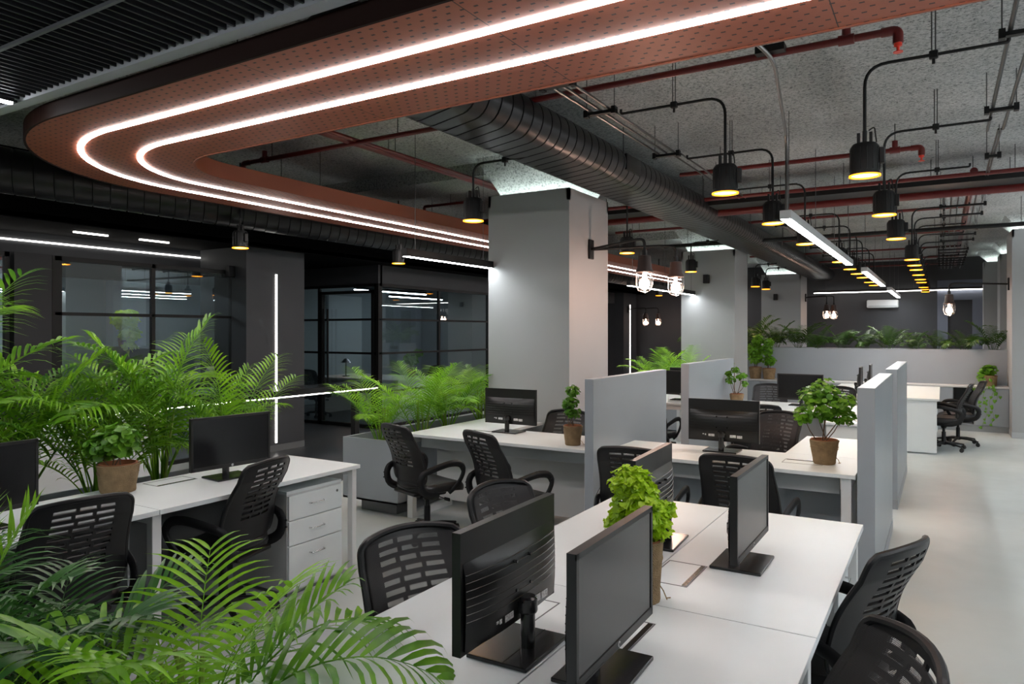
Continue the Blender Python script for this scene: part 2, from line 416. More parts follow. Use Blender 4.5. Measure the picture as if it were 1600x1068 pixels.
# rim studs (light coming through the perforated rim)
for R in (1.32, .965):
    o = ob('light_line', ribbon(R - .017, R + .017, 2.871, 2.878), 'led_pink', rb)
g = G()
for y in (5, 7.5, 10, 12.5, 15):
    for x in (-5.2, -5.75): g.tube([(x, y, 2.89), (x, y, H)], .004, 6)
for x in (-3.6, -2, -.4, 1.2):
    g.tube([(x, 2.8, 2.89), (x, 2.8, H)], .004, 6)
ob('hanger_rod', g, 'rod', rb)

# open black slat ceiling on the near side
sl = root('slat_ceiling', 'open black slatted metal ceiling beyond the outer edge of the copper band', 'slatted ceiling')
g = G()
x = -7.6
while x < 2.4:
    g.box(x, x + .012, -2.9, 2.02, 2.965, 2.99); x += .06
ob('slats', g, 'slat_metal', sl)
g = G()
for y in (-2.2, -1.6, -1., -.4, .2, .62, 1.1, 1.6): g.box(-7.6, 2.4, y, y + .016, 2.95, 2.965)
ob('cross_rails', g, 'trim_grey', sl)
ob('edge_trim', G().box(-7.6, 2.4, 2.02, 2.09, 2.95, 3.04), 'edge_grey', sl)
struct('ceiling_plenum', G().box(-7.6, 2.4, -3, 2.05, 3.30, 3.33), 'soffit_black')
t = root('tube_light', 'short bright tube light under the black slats in the top corner', 'light')
ob('housing', G().box(-4.49, -4.45, 1.1, 2.0, 2.935, 2.949), 'black_metal', t); ob('diffuser', G().box(-4.485, -4.455, 1.12, 1.98, 2.925, 2.935), 'led_lin', t)

# dark service soffit over the glass rooms
struct('ceiling_soffit', G().box(-13, -7.75, -3, 22.8, 2.78, 2.83), 'soffit_black')
struct('wall_bulkhead', G().box(-7.81, -7.75, -3, 22.8, 2.77, H), 'soffit_black')
struct('wall_bulkhead_rooms', G().box(-9.0, -8.9, -3, 6.9, 2.3, 2.78), 'charcoal_paint')
struct('wall_bulkhead_corner', G().box(-8.25, -8.15, 9.2, 22.8, 2.47, 2.78), 'charcoal_paint')
struct('wall_bulkhead_entrance', G().box(-10.6, -8.15, 9.15, 9.25, 2.47, 2.78), 'charcoal_paint')
t = root('wall_strip_light', 'long thin white light line above the glass wall', 'light')
ob('diffuser', G().box(-8.9, -8.888, -1, 6.85, 2.675, 2.69), 'led_thin', t)
for y in (4.35, 5.12):
    t = root('soffit_tube_light', 'short white tube light in the dark soffit, ' + ('nearer' if y < 4.8 else 'farther') + ' of the pair over the glass wall', 'light', group='soffit tube lights')
    ob('diffuser', G().box(-8.38, -8.35, y - .02, y + .36, 2.765, 2.78), 'led_thin', t)

# ---------------------------------------------------------------- ducts
def duct(name, label, xc, zc, flat, r, y0, y1, pitch):
    t = root(name, label, 'air duct')
    n = 12; ring_ = []
    for k in range(n + 1): a = -PI / 2 + PI * k / n; ring_.append((flat / 2 + r * math.cos(a), r * math.sin(a)))
    for k in range(n + 1): a = PI / 2 + PI * k / n; ring_.append((-flat / 2 + r * math.cos(a), r * math.sin(a)))
    m = len(ring_); vs = []; fs = []
    ys = []; y = y0
    while y < y1:
        ys += [(y, 0), (y + pitch * .88, 0), (y + pitch * .895, -.007), (y + pitch * .98, -.007)]; y += pitch
    for (yy, e) in ys:
        for (px, pz) in ring_:
            sc = 1 + e / r
            # helical lock seam: the ring leans along the duct
            lean = -.11 * (px / (flat / 2 + r))
            vs.append((xc + px + (e if px > 0 else -e), yy + lean, zc + pz * sc))
    for i in range(len(ys) - 1):
        for k in range(m): j = (k + 1) % m; fs.append((i * m + k, i * m + j, (i + 1) * m + j, (i + 1) * m + k))
    fs += [tuple(range(m))[::-1], tuple(range((len(ys) - 1) * m, len(ys) * m))]
    ob('spiral_body', G().add(vs, fs, True), 'duct', t)
    g = G(); y = y0 + .8
    while y < y1:
        for sx in (-1, 1): g.tube([(xc + sx * (flat / 2 + r + .012), y, zc - r * .2), (xc + sx * (flat / 2 + r + .012), y, H)], .005, 6)
        y += 2.4
    ob('hanger_rod', g, 'rod', t)
    return t
d = duct('oval_duct', 'large black flat-oval spiral duct running over the pale columns', -2.69, 3.145, .32, .15, 2.6, 20.2, .135)
ob('access_panel', G().box(-2.42, -2.375, 5.9, 6.25, 3.08, 3.22), 'black_gloss', d)
duct('round_duct', 'dark round duct along the bulkhead beyond the copper band', -6.62, 2.98, .001, .19, 1.2, 20.2, .16)

# ---------------------------------------------------------------- red sprinkler pipework
def pipe_y(label, y, z, x0, x1, r=.021, m='red_pipe', head=None, name='sprinkler_pipe', rods=None, tees=()):
    t = root(name, label, 'pipe')
    pts = [(x0, y, z), (x1, y, z)]
    g = G().tube(pts, r, 10)
    for x in tees: g.tube([(x - .04, y, z), (x + .04, y, z)], r * 1.4, 10); g.tube([(x, y, z), (x, y, z + .08)], r * 1.1, 10)
    ob('run', g, m, t)
    if head is not None:
        xe = x1 if head > 0 else x0
        ob('elbow', G().tube(bend([(xe - head * .08, y, z), (xe, y, z), (xe, y, z - .07)], .03), r * 1.25, 10), m, t)
        ob('sprinkler_head', G().lathe([(.02, .0), (.02, -.02), (.008, -.025), (.008, -.045), (.024, -.05), (.024, -.054)], 12, (xe, y, z - .065)), 'red_head', t)
    g = G(); k = 0; x = x0 + .4
    while x < x1 - .1:
        g.tube([(x, y, z + r), (x, y, H)], .004, 6); x += 1.5
    ob('hanger_rod', g, 'rod', t)
    return t
pipe_y('thin red sprinkler pipe crossing nearest, ending in a red head near the top', 4.3, 3.25, -2.8, -.2, head=1, tees=(-.45,))
pipe_y('red sprinkler pipe branch crossing left between copper band and duct', 4.5, 3.25, -5.7, -3.3, head=-1, tees=(-5.4,))
pipe_y('red sprinkler pipe crossing behind the nearest amber pendant', 7.0, 3.22, -2.25, -.15, head=1, tees=(-.35,))
pipe_y('short red sprinkler pipe left of the big pale column', 7.02, 3.20, -5.5, -4.7, r=.016, head=-1)
pipe_y('thick dark red fire main crossing above the row of pendants', 8.95, 3.13, -5.8, 3.2, r=.045)
pipe_y('red pipe just above the thick fire main', 8.35, 3.2, -5.8, 3.2, r=.022)
pipe_y('slim red pipe crossing beyond the fire main', 10.7, 3.24, -4.5, .25)
pipe_y('long black conduit bar crossing the aisle ceiling', 11.6, 3.08, -4.0, 3.2, r=.03, m='black_metal', name='black_pipe')
for i, (y, lab) in enumerate(((13.2, 'slim red pipe crossing behind the black bar'), (15.6, 'slim red pipe crossing midway down the hall'), (17.6, 'slim red pipe second from the back wall'), (19.4, 'slim red pipe crossing closest to the back wall'))):
    pipe_y(lab, y, 3.24, -3.5, .3, r=.018)
t = root('cable_tray', 'flat black cable tray beside the thick fire main', 'cable tray')
ob('tray', G().box(-5.8, 3.2, 8.48, 8.84, 3.15, 3.155).box(-5.8, 3.2, 8.475, 8.48, 3.15, 3.21).box(-5.8, 3.2, 8.84, 8.845, 3.15, 3.21), 'black_metal', t)
for x in (-4.6, -3.1, -1.6, -.1, 1.4, 2.9): ob('hanger_rod', G().tube([(x, 8.66, 3.155), (x, 8.66, H)], .004, 6), 'rod', t)
def pipe_x(label, x, z, y0, y1, r, m='red_pipe', name='sprinkler_pipe', cat='pipe'):
    t = root(name, label, cat); ob('run', G().tube([(x, y0, z), (x, y1, z)], r, 10), m, t)
    g = G(); y = y0 + .3
    while y < y1 - .1: g.tube([(x, y, z + r), (x, y, H)], .004, 6); y += 1.7
    ob('hanger_rod', g, 'rod', t); return t
t = pipe_x('red fire main running away beside the big pale column, over the copper inner edge', -4.33, 3.28, 3.0, 7.0, .034)
pipe_x('slimmer red pipe hugging the fire main above the copper inner edge', -4.25, 3.27, 3.0, 7.0, .018)
pipe_x('red fire main running down the right side toward the back wall', .27, 3.24, 8.4, 20.0, .035)
b = root('beam_clamp', 'black clamp holding the red fire main by the copper edge', 'bracket')
ob('plate', G().box(-4.40, -4.20, 3.95, 4.03, 3.35, 3.42), 'black_metal', b); ob('jaw', G().tube([(-4.33, 3.99, 3.35), (-4.33, 3.99, 3.3)], .02, 8), 'black_metal', b)

# ---------------------------------------------------------------- electrical racks
def rack(label, xs, y0, y1, cl, z=3.2, m='steel_pipe', r=.010):
    t = root('conduit_rack', label, 'conduit rack')
    for x in xs: ob('conduit', G().tube([(x, y0, z), (x, y1, z)], r, 8), m, t)
    g = G(); h = G()
    for y in cl:
        g = G(); g.box(xs[0] - .05, xs[-1] + .05, y - .02, y + .02, z - .03, z - .008)
        g.box(xs[0] - .05, xs[0] - .02, y - .025, y + .025, z - .04, z + .01).box(xs[-1] + .02, xs[-1] + .05, y - .025, y + .025, z - .04, z + .01)
        ob('cross_bar', g, 'black_metal', t)
        for x in (xs[0] - .035, xs[-1] + .035): h.tube([(x, y, z), (x, y, H)], .0035, 6)
    ob('hanger_rod', h, 'rod', t)
rack('pair of steel conduits on black bars in the upper right corner', (.30, .40), 2.6, 6.6, (4.47, 5.95), r=.012)
rack('single thin conduit on a small black bar beyond the corner pair', (.37, .39), 6.6, 8.6, (7.5,), r=.008)
rack('bundle of grey conduits on black bars beside the near part of the oval duct', (-2.12, -2.05, -1.98), 2.8, 6.0, (3.95, 4.6, 6.0), z=3.2)
rack('two thin conduits running on past the oval duct', (-2.02, -1.95), 6.1, 20, (7.6, 9.2, 10.8, 12.4, 14, 15.6, 17.2), z=3.2, r=.008)
rack('wide ladder of conduits near the far right pipe', (.02, .09, .16, .33, .40), 9.0, 14.0, (9.3, 10.1, 10.9, 12.4, 13.1, 13.9), z=3.18, r=.008)
rack('farthest ladder of conduits near the back of the hall', (-.02, .05, .12, .19, .36), 14.6, 20., (15.2, 15.8, 16.4, 17, 17.6, 18.2, 18.8), z=3.16, r=.008)

# ---------------------------------------------------------------- industrial pendants
def build_pendant():
    P = []
    R = .078
    g = G().lathe([(R * .96, .0), (R * 1.06, .0), (R * 1.06, .012), (R * .98, .016), (R * .98, .165), (R * .80, .185), (R * .2, .19), (.0001, .19)], 28, cap=False)
    for k in range(14):
        a = 2 * PI * k / 14; g.tube([(R * .985 * math.cos(a), R * .985 * math.sin(a), .03), (R * .985 * math.cos(a), R * .985 * math.sin(a), .16)], .003, 5)
    P.append(('shade', g.mesh('shade', 'black_metal'), Z3, Z3, []))
    P.append(('reflector', G().lathe([(R * .96, .0), (R * .94, .007), (R * .92, .035), (R * .6, .045)], 28, cap=False).mesh('reflector', 'amber_inner'), Z3, Z3, []))
    P.append(('diffuser', G().lathe([(.0001, .008), (R * .90, .008), (R * .90, .016), (.0001, .02)], 24, cap=False).mesh('diffuser', 'amber'), Z3, Z3, []))
    g = G()
    for s_ in (-1, 1): g.box(s_ * .032 - .008, s_ * .032 + .008, -.012, .012, .185, .25)
    g.tube([(0, 0, .19), (0, 0, .26)], .012, 8); g.tube(bend([(.02, 0, .26), (.05, 0, .28), (.06, 0, .19)], .03), .004, 6)
    P.append(('yoke', g.mesh('yoke', 'black_metal'), Z3, Z3, []))
    P.append(('bloom_ring', G().lathe([(R * 1.00, -.001), (R * 1.075, -.001), (R * 1.075, .007), (R * 1.0, .007)], 28, cap=False).mesh('bloom_ring', 'amber_bloom'), Z3, Z3, []))  # bloom around the lit disc, added as a glowing ring
    P.append(('junction_box', G().cbox((R + .01, 0, .11), (.014, .02, .045), b=.003).mesh('junction_box', 'black_metal'), Z3, Z3, []))
    return P
PEND = build_pendant()
PZ = 2.54
def pendant(x, y, label, group, side, reach, z=PZ, top=3.17, clip=.5, lamp=True):
    """side=+1: conduit comes from +X rack, -1: from -X rack, 0: straight drop"""
    r = root('industrial_pendant', label, 'pendant lamp', (x, y, z), 0, group); stamp(PEND, r)
    zt = top - z
    if side:
        pts = bend([(0, 0, .25), (0, 0, zt), (side * reach, 0, zt)], .12)
        pts = pts[:-1] + bend([(side * (reach - .2), 0, zt), (side * reach, 0, zt), (side * reach, .0, zt + .03)], .04)
    else: pts = [(0, 0, .25), (0, 0, H - z)]
    ob('conduit', G().tube(pts, .0095, 8), 'black_metal', r)
    if side:
        g = G(); cxp = side * clip
        g.cbox((cxp, 0, zt), (.022, .018, .022), b=.005); g.tube([(cxp, 0, zt - .05), (cxp, 0, zt)], .008, 6)
        ob('conduit_clip', g, 'black_metal', r)
        ob('hanger_rod', G().tube([(cxp - .009, 0, zt), (cxp - .009, 0, H - z)], .0035, 6).tube([(cxp + .009, 0, zt), (cxp + .009, 0, H - z)], .0035, 6), 'rod', r)
    if lamp:
        l = bpy.data.lights.new('pendant_glow', 'SPOT'); l.energy = 9; l.color = (1., .72, .42); l.spot_size = 2.1; l.spot_blend = .8; l.shadow_soft_size = .05
        lo = bpy.data.objects.new('pendant_glow', l); link(lo, r); lo.location = (0, 0, -.012)
ordn = ['nearest', 'second', 'third', 'fourth', 'fifth', 'sixth', 'seventh', 'eighth', 'ninth', 'tenth', 'eleventh', 'twelfth']
for i, y in enumerate((4.55, 6.16, 7.8, 10.15, 11.05, 11.85, 12.95, 14.1, 14.95, 16.6, 17.5, 18.5)):
    pendant(-.38 + (.06 if i > 2 else 0), y, '%s amber pendant of the row over the aisle side of the desks' % ordn[i], 'pendants over the aisle side', 1, .68 if i < 2 else .6, clip=.34, lamp=i < 8)
for i, y in enumerate((4.66, 6.17, 7.79, 10.0, 11.25, 12.2, 13.1, 14.4, 15.4)):
    pendant(-1.2 + (.07 if i > 2 else 0), y, '%s amber pendant of the row beside the long ceiling lamp' % ordn[i], 'pendants beside the long ceiling lamp', -1, .72, clip=.34, lamp=i < 6)
pendant(-3.24, 4.77, 'amber pendant hanging in front of the big pale column', 'pendants under the oval duct', 1, .5, top=3.0, clip=.3)
pendant(-3.07, 7.63, 'amber pendant behind the cage lamp arms', 'pendants under the oval duct', 0, 0)
pendant(-3.21, 10.5, 'small amber pendant just right of the second cage lamp', 'pendants under the oval duct', 1, .4, top=2.98, clip=.25)
pendant(-3.17, 14.6, 'left amber pendant of the pair by the farther pale column', 'pendants under the oval duct', 1, .4, top=2.98, clip=.25)
pendant(-3.17, 15.6, 'right amber pendant of the pair by the farther pale column', 'pendants under the oval duct', 1, .4, top=2.98, clip=.25)
pendant(-6.42, 5.03, 'amber pendant over the left palms near the charcoal column', 'pendants over the corridor', 0, 0)
pendant(-6.10, 7.24, 'amber pendant below the end of the linear lamp by the corridor', 'pendants over the corridor', 0, 0)
pendant(-6.05, 14.7 - 1.3, 'small amber pendant over the corridor seen past the big pale column', 'pendants over the corridor', 0, 0, lamp=False)
pendant(-6.0, 17.0, 'farthest amber pendant over the corridor', 'pendants over the corridor', 0, 0, lamp=False)

# ---------------------------------------------------------------- caged wall lamps
def cage_lamp_parts():
    P = []
    g = G().lathe([(.02, .12), (.045, .115), (.055, .02), (.068, .0), (.068, -.008), (.0001, -.008)][::-1], 24, cap=False)
    P.append(('lamp_cap', g.mesh('lamp_cap', 'lamp_iron'), Z3, Z3, []))
    prof = [(.058, -.008), (.060, -.10)] + [(.060 * math.cos(a), -.10 - .055 * math.sin(a)) for a in [PI / 2 * k / 6 for k in range(1, 7)]]
    P.append(('glass_jar', G().lathe(prof, 20, cap=False).mesh('glass_jar', 'lamp_glass'), Z3, Z3, []))
    g = G()
    for k in range(6):
        a = PI * 2 * k / 6; c, s_ = math.cos(a), math.sin(a)
        g.tube([(.064 * c, .064 * s_, -.01), (.066 * c, .066 * s_, -.10), (.050 * c, .050 * s_, -.145), (0, 0, -.163)], .0018, 5)
    g.tube([(.066 * math.cos(2 * PI * k / 20), .066 * math.sin(2 * PI * k / 20), -.06) for k in range(21)], .0018, 5)
    P.append(('wire_cage', g.mesh('wire_cage', 'chrome'), Z3, Z3, []))
    pr = [(.012, -.01), (.014, -.04)] + [(.034 * math.sin(a), -.085 - .034 * -math.cos(a) * -1) for a in []]
    pr += [(max(.0001, .040 * math.sin(PI * k / 8)), -.095 + .046 * math.cos(PI * k / 8)) for k in range(1, 9)]
    P.append(('bulb', G().lathe(pr, 14, cap=False).mesh('bulb', 'bulb'), Z3, Z3, []))
    return P
CAGE = cage_lamp_parts()
def cage_fixture(base, ends, label, plate=(1, 0), lamp=True):
    bx, by, bz = base
    r = root('cage_wall_lamp', label, 'wall lamp', base)
    if plate[0]: g = G().cbox((plate[0] * .012, 0, 0), (.012, .05, .10), b=.004)
    else: g = G().cbox((0, plate[1] * .012, 0), (.05, .012, .10), b=.004)
    ob('wall_plate', g, 'black_metal', r)
    for (ex, ey, ez) in ends:
        e = Vector((ex - bx, ey - by, ez - bz)); dirn = Vector((e.x, e.y, 0)).normalized()
        pts = bend([(0, 0, 0), (e.x * .86, e.y * .86, .03), (e.x, e.y, .02), (e.x, e.y, e.z + .11)], .09)
        ob('arm', G().tube(pts, .014, 10), 'black_metal', r)
        g = G().tube([(0, 0, .105), (0, 0, .16)], .02, 10)
        ho = ob('lamp_head', g, 'black_metal', r, loc=(e.x, e.y, e.z)); stamp(CAGE, ho); ho.scale = (1.25, 1.25, 1.25)
        if lamp:
            l = bpy.data.lights.new('bulb_light', 'POINT'); l.energy = 11; l.color = (1., .62, .48); l.shadow_soft_size = .04
            lo = bpy.data.objects.new('bulb_light', l); link(lo, ho); lo.location = (0, 0, -.15)
cage_fixture((-3.12, 6.74, 2.50), [(-2.40, 6.40, 2.22), (-2.34, 7.14, 2.22)], 'two-armed black wall lamp with caged glass jars on the big pale column')
cage_fixture((-2.93, 19.08, 2.50), [(-2.40, 18.8, 2.16), (-2.28, 19.1, 2.16)], 'distant two-armed cage lamp above the planter wall', lamp=False)
cage_fixture((.93, 14.0, 2.42), [(.10, 13.8, 2.12)], 'single-armed cage lamp reaching in from the right-hand column', plate=(-1, 0))
cage_fixture((-7.87, 19.6, 2.3), [(-7.2, 19.3, 2.02), (-6.9, 19.5, 2.02)], 'pair of small caged bulbs beside the distant charcoal column', lamp=False)

# ---------------------------------------------------------------- linear lamps
def linear(label, x, y0, y1, z, w=.045, h=.07, name='linear_lamp', m='led_lin', steel=True, up=False):
    t = root(name, label, 'linear lamp')
    ob('housing', G().box(x - w, x + w, y0, y1, z, z + h), 'white_metal' if steel else 'black_metal', t, bevel=.004)
    ob('diffuser', G().box(x - w * .8, x + w * .8, y0 + .01, y1 - .01, z - .004, z), m, t)
    if up: ob('upper_fill', G().box(x - w * .8, x + w * .8, y0 + .01, y1 - .01, z + h, z + h + .004), 'led_fill_up', t)  # uplight used only on the added fill lamps
    g = G()
    n = max(2, int((y1 - y0) / 1.5) + 1)
    for k in range(n): y = y0 + .15 + (y1 - y0 - .3) * k / (n - 1); g.tube([(x, y, z + h), (x, y, H)], .003, 6)
    ob('suspension_wire', g, 'rod', t); return t
t = linear('nearest bright segment of the long suspended lamp over the cubicles', -1.07, 6.0, 10.6, 2.55)
ob('feed_conduit', G().tube(bend([(-1.07, 6.05, 2.62), (-1.07, 6.05, 3.2), (-.83, 4.3, 3.22), (-1.0, 3.0, 3.22)], .18), .012, 8), 'steel_pipe', t)
ob('conduit_clamp', G().box(-.92, -.76, 4.22, 4.30, 3.24, 3.28), 'black_metal', t)
linear('middle segment of the long suspended lamp, beyond a short gap', -1.0, 11.9, 15.9, 2.55)
linear('farthest segment of the long suspended lamp near the back wall', -.93, 16.6, 20.2, 2.50)
linear('black suspended lamp ending against the big pale column', -4.02, 4.85, 6.25, 2.31, w=.03, h=.07, steel=False)
linear('black suspended lamp ending against the column with the speaker', -3.72, 9.3, 12.33, 2.29, w=.03, h=.07, steel=False)
t = root('linear_lamp', 'white light line crossing in front of the back wall', 'linear lamp')
ob('diffuser', G().box(-2.9, .95, 20.24, 20.26, 2.655, 2.675), 'led_thin', t)
ob('housing', G().box(-2.9, .95, 20.23, 20.27, 2.675, 2.72), 'black_metal', t)
ob('suspension_wire', G().tube([(-2.6, 20.25, 2.72), (-2.6, 20.25, H)], .003, 6).tube([(-.6, 20.25, 2.72), (-.6, 20.25, H)], .003, 6), 'rod', t)
# added fill lamps, out of view over the aisle and behind the camera, for brightness
linear('added fill lamp, out of view over the right-hand walkway', 2.6, -.5, 5.5, 2.6, up=True)
linear('added fill lamp, out of view over the far end of the walkway', 2.6, 7.5, 13.0, 2.6, up=True)
linear('suspended lamp over the near desks', -1.0, -2.6, -.2, 2.6, up=True)
linear('added fill lamp behind the camera, toward the near planter row', -3.9, -2.6, .2, 2.6, up=True)

# wall speakers
def speaker(label, loc):
    t = root('wall_speaker', label, 'speaker', loc)
    ob('cabinet', G().cbox((0, -.06, 0), (.045, .05, .075), b=.006), 'black_plastic', t)
    ob('bracket', G().cbox((0, -.005, 0), (.02, .008, .03)), 'black_metal', t)
speaker('small black wall speaker on the column beyond the second cage lamp', (-3.49, 12.35, 2.56))
speaker('small black wall speaker on the farthest pale column', (-3.5, 18.4, 2.5))
speaker('black wall speaker on the dark wall by the charcoal column', (-8.12, 6.26, 2.45))
ac = root('air_conditioner', 'white split air conditioner high on the back wall', 'air conditioner', (-1.3, 20.6, 2.36))
ob('case', G().cbox((0, -.1, 0), (.36, .1, .10), b=.02), 'white_metal', ac); ob('louvre', G().cbox((0, -.20, -.06), (.32, .004, .016)), 'modesty', ac)

# ---------------------------------------------------------------- office chair
def chair_parts():
    P = []
    NU, NV = 30, 60
    def half(v): return (.198 + .030 * math.sin(PI / 2 * v / .22)) if v < .22 else .228 - .024 * (v - .22) / .78
    def pt(u, v):
        w = half(v)
        e = 0
        if v > .88: e = ((v - .88) / .12) ** 3 * .13
        if v < .10: e = ((.10 - v) / .10) ** 2 * .12
        w *= (1 - e)
        z = .46 + .47 * v - .018 * u * u * max(0, v - .5) * 2
        y = -.205 - .13 * v + .030 * math.sin(PI * min(1, v * 1.25)) + .045 * u * u - (.015 * (v ** 3))
        return Vector((u * w, y, z))
    def P_(i, j): return pt(-1 + 2 * i / NU, j / NV)
    def N_(i, j):
        u = -1 + 2 * i / NU; v = j / NV; e = .01
        a = pt(min(1, u + e), v) - pt(max(-1, u - e), v); b = pt(u, min(1, v + e)) - pt(u, max(0, v - e))
        return -(a.cross(b)).normalized()
    rows = {}
    k = 0
    for j in range(18, 56, 4):
        wdt = .60 if k > 2 else .52
        c = [(-wdt, -.17), (-.12, .22), (.27, wdt)] if k % 2 else [(-wdt, -.27), (-.22, .12), (.17, wdt)]
        rows[j] = c; k += 1
    def keep(i, j):
        c = rows.get(j) or rows.get(j - 1 if j - 1 in rows else -1)
        if not c: return True
        u = -1 + 2 * (i + .5) / NU
        for a, b in c:
            if a < u < b: return False
        return True
    g = G().shell(P_, lambda i, j: -N_(i, j), NU, NV, keep, .009)
    # rounded outer rim
    rim = [pt(-1, j / NV) for j in range(2, NV - 1)] + [pt(u, 1) for u in (-.98, -.9, -.75, -.6, -.4, -.2, 0, .2, .4, .6, .75, .9, .98)] + [pt(1, j / NV) for j in range(NV - 2, 1, -1)]
    g.tube(rim, .0125, 8)
    # spine and lower cup that carries the seat
    cup = []
    for k in range(9):
        t = k / 8; cup.append((t, -.222 + .0 * t - .02 * math.sin(PI * t)))
    def cp(i, j):
        u = -1 + 2 * i / 14; t = j / 8
        x = u * (.17 - .02 * t); z = .47 - .09 * t; y = -.20 - .035 * math.sin(PI * (.2 + .8 * t)) + .05 * u * u + .06 * t * t
        return (x, y, z)
    def cn(i, j): return (0, 1, .25)
    g.shell(cp, cn, 14, 8, lambda i, j: True, .012)
    P.append(('backrest', g.mesh('backrest', 'black_gloss' if False else 'black_plastic'), Z3, Z3, []))
    def mp(i, j): return Vector(pt(-.93 + 1.86 * i / 12, .08 + .88 * j / 16)) + Vector((0, .022, 0))
    vs = [mp(i, j) for j in range(17) for i in range(13)]
    fs = [(j * 13 + i, j * 13 + i + 1, (j + 1) * 13 + i + 1, (j + 1) * 13 + i) for j in range(16) for i in range(12)]
    P.append(('mesh_panel', G().add(vs, fs, True).mesh('mesh_panel', 'mesh_cloth'), Z3, Z3, []))
    # seat cushion
    def srow(sc, z, n=28):
        out = []
        for k in range(n):
            a = 2 * PI * k / n; c, s_ = math.cos(a), math.sin(a)
            x = .235 * sc * (abs(c) ** .55) * (1 if c > 0 else -1); y = .235 * sc * (abs(s_) ** .55) * (1 if s_ > 0 else -1)
            zz = z - (.035 * max(0, y / .235) ** 3) + .012 * (x / .235) ** 2 
            out.append((x, y + .03, zz))
        return out
    lv = [(.80, .375), (.97, .385), (1.0, .405), (.99, .43), (.93, .452), (.7, .458), (.35, .455), (.02, .453)]
    vs = []; 
    for sc, z in lv: vs += srow(sc, z)
    n = 28; fs = [tuple(range(n))[::-1]]
    for l in range(len(lv) - 1):
        for k in range(n): j = (k + 1) % n; fs.append((l * n + k, l * n + j, (l + 1) * n + j, (l + 1) * n + k))
    fs.append(tuple(range((len(lv) - 1) * n, len(lv) * n)))
    P.append(('seat', G().add(vs, fs, True).mesh('seat', 'seat_leather'), Z3, Z3, []))
    for s_ in (-1, 1):
        X = s_ * .238
        raw = [(X * .80, -.02, .372), (X * .98, -.12, .378), (X * 1.02, -.215, .43), (X * 1.03, -.228, .52), (X * 1.04, -.20, .565), (X * 1.08, -.09, .595), (X * 1.12, .04, .622), (X * 1.12, .135, .610), (X * 1.11, .175, .555), (X * 1.07, .150, .48), (X * 1.0, .10, .415), (X * .9, .06, .378)]
        pts = bend(raw, .06, 3)
        m = len(pts); ra = []; rbb = []
        for k in range(m):
            t = k / (m - 1)
            ra.append(.010 + .004 * math.sin(PI * t)); rbb.append(.030 if t < .35 else (.026 if t < .75 else .020))
        g = G().tube(pts, ra, 8, rb=rbb, up=(1, 0, 0))
        for zz, yy in ((.475, -.252), (.515, -.250)): g.tube([(X * 1.03, yy + .01, zz), (X * 1.03, yy - .006, zz)], .006, 8)
        P.append(('armrest', g.mesh('armrest', 'black_plastic'), Z3, Z3, []))
    g = G().cbox((0, .0, .355), (.09, .13, .018), b=.008).cbox((0, -.17, .385), (.15, .05, .012), b=.006).lathe([(.03, .30), (.045, .34)], 14)
    P.append(('mechanism', g.mesh('mechanism', 'black_plastic'), Z3, Z3, []))
    g = G().tube([(.08, .02, .345), (.20, .03, .335)], .005, 6).tube([(.20, .03, .335), (.26, .035, .335)], .014, 8, rb=.006)
    P.append(('lever', g.mesh('lever', 'black_plastic'), Z3, Z3, []))
    g = G().lathe([(.034, .07), (.034, .10), (.026, .11), (.026, .25), (.018, .25), (.018, .345)], 16)
    P.append(('gas_lift', g.mesh('gas_lift', 'black_plastic'), Z3, Z3, []))
    gl = G().tube([(.02, 0, .098), (.14, 0, .092), (.28, 0, .070)], [.020, .016, .011], 8, rb=[.030, .022, .014]).mesh('leg', 'black_plastic')
    gc = G().tube([(-.026, 0, .0265), (-.004, 0, .0265)], .0265, 14).tube([(.004, 0, .0265), (.026, 0, .0265)], .0265, 14)
    gc.tube([(-.024, 0, .036), (.024, 0, .036)], .024, 10).tube([(0, .0, .05), (0, 0, .075)], .006, 6)
    gc = gc.mesh('caster', 'black_gloss')
    for k in range(5):
        a = 2 * PI * k / 5 + .3
        P.append(('leg', gl, Z3, (0, 0, a), []))
        P.append(('caster', gc, (.278 * math.cos(a), .278 * math.sin(a), 0), (0, 0, a * 2.3), []))
    return P
CHAIR = chair_parts()
def chair(x, y, face, label, group):
    """face: heading in degrees of where the sitter looks (0=+X, 90=+Y)"""
    r = root('office_chair', label, 'chair', (x, y, 0), math.radians(face - 90), group); stamp(CHAIR, r); return r
GN = 'mesh chairs at the near desks'; GL = 'mesh chairs at the left desk'; GM = 'mesh chairs at the middle desks'; GF = 'mesh chairs in the far cubicles'
chair(-3.50, 1.74, 172, 'black mesh chair at the left desk in front of the potted plant', GL)
chair(-3.57, 2.68, 194, 'black mesh chair at the left desk beside the white drawer pedestal', GL)
chair(-1.38, 1.93, -22, 'black mesh chair behind the foreground palm, facing the near desk', GN)
chair(-1.50, 2.80, -12, 'black mesh chair peeking over the near monitor with its back to the middle desk', GN)
chair(-.40, 2.90, 158, 'black mesh chair on the aisle side with its slotted back showing', GN)
chair(-.35, 1.76, 206, 'black mesh chair in the bottom right corner showing its mesh front', GN)
chair(-3.56, 4.58, 72, 'black mesh chair next to the grey planter at the middle desk', GM)
chair(-2.76, 4.58, 68, 'black mesh chair at the middle desk, right of the one beside the planter', GM)
chair(-1.70, 4.50, 95, 'black mesh chair half hidden behind the bright green plant', GM)
chair(-1.03, 4.55, 88, 'black mesh chair right behind the edge-on monitor', GM)
chair(-2.93, 5.56, 270, 'black mesh chair across the middle desk, backed by the big pale column', GM)
chair(-1.35, 6.45, 250, 'black mesh chair hidden behind the back of the cubicle monitor', GM)
chair(-1.68, 7.55, 118, 'black mesh chair in the second cubicle with its left arm showing', GF)
chair(-1.98, 9.95, 280, 'black mesh chair behind the second cubicle monitor by the cabinets', GF)
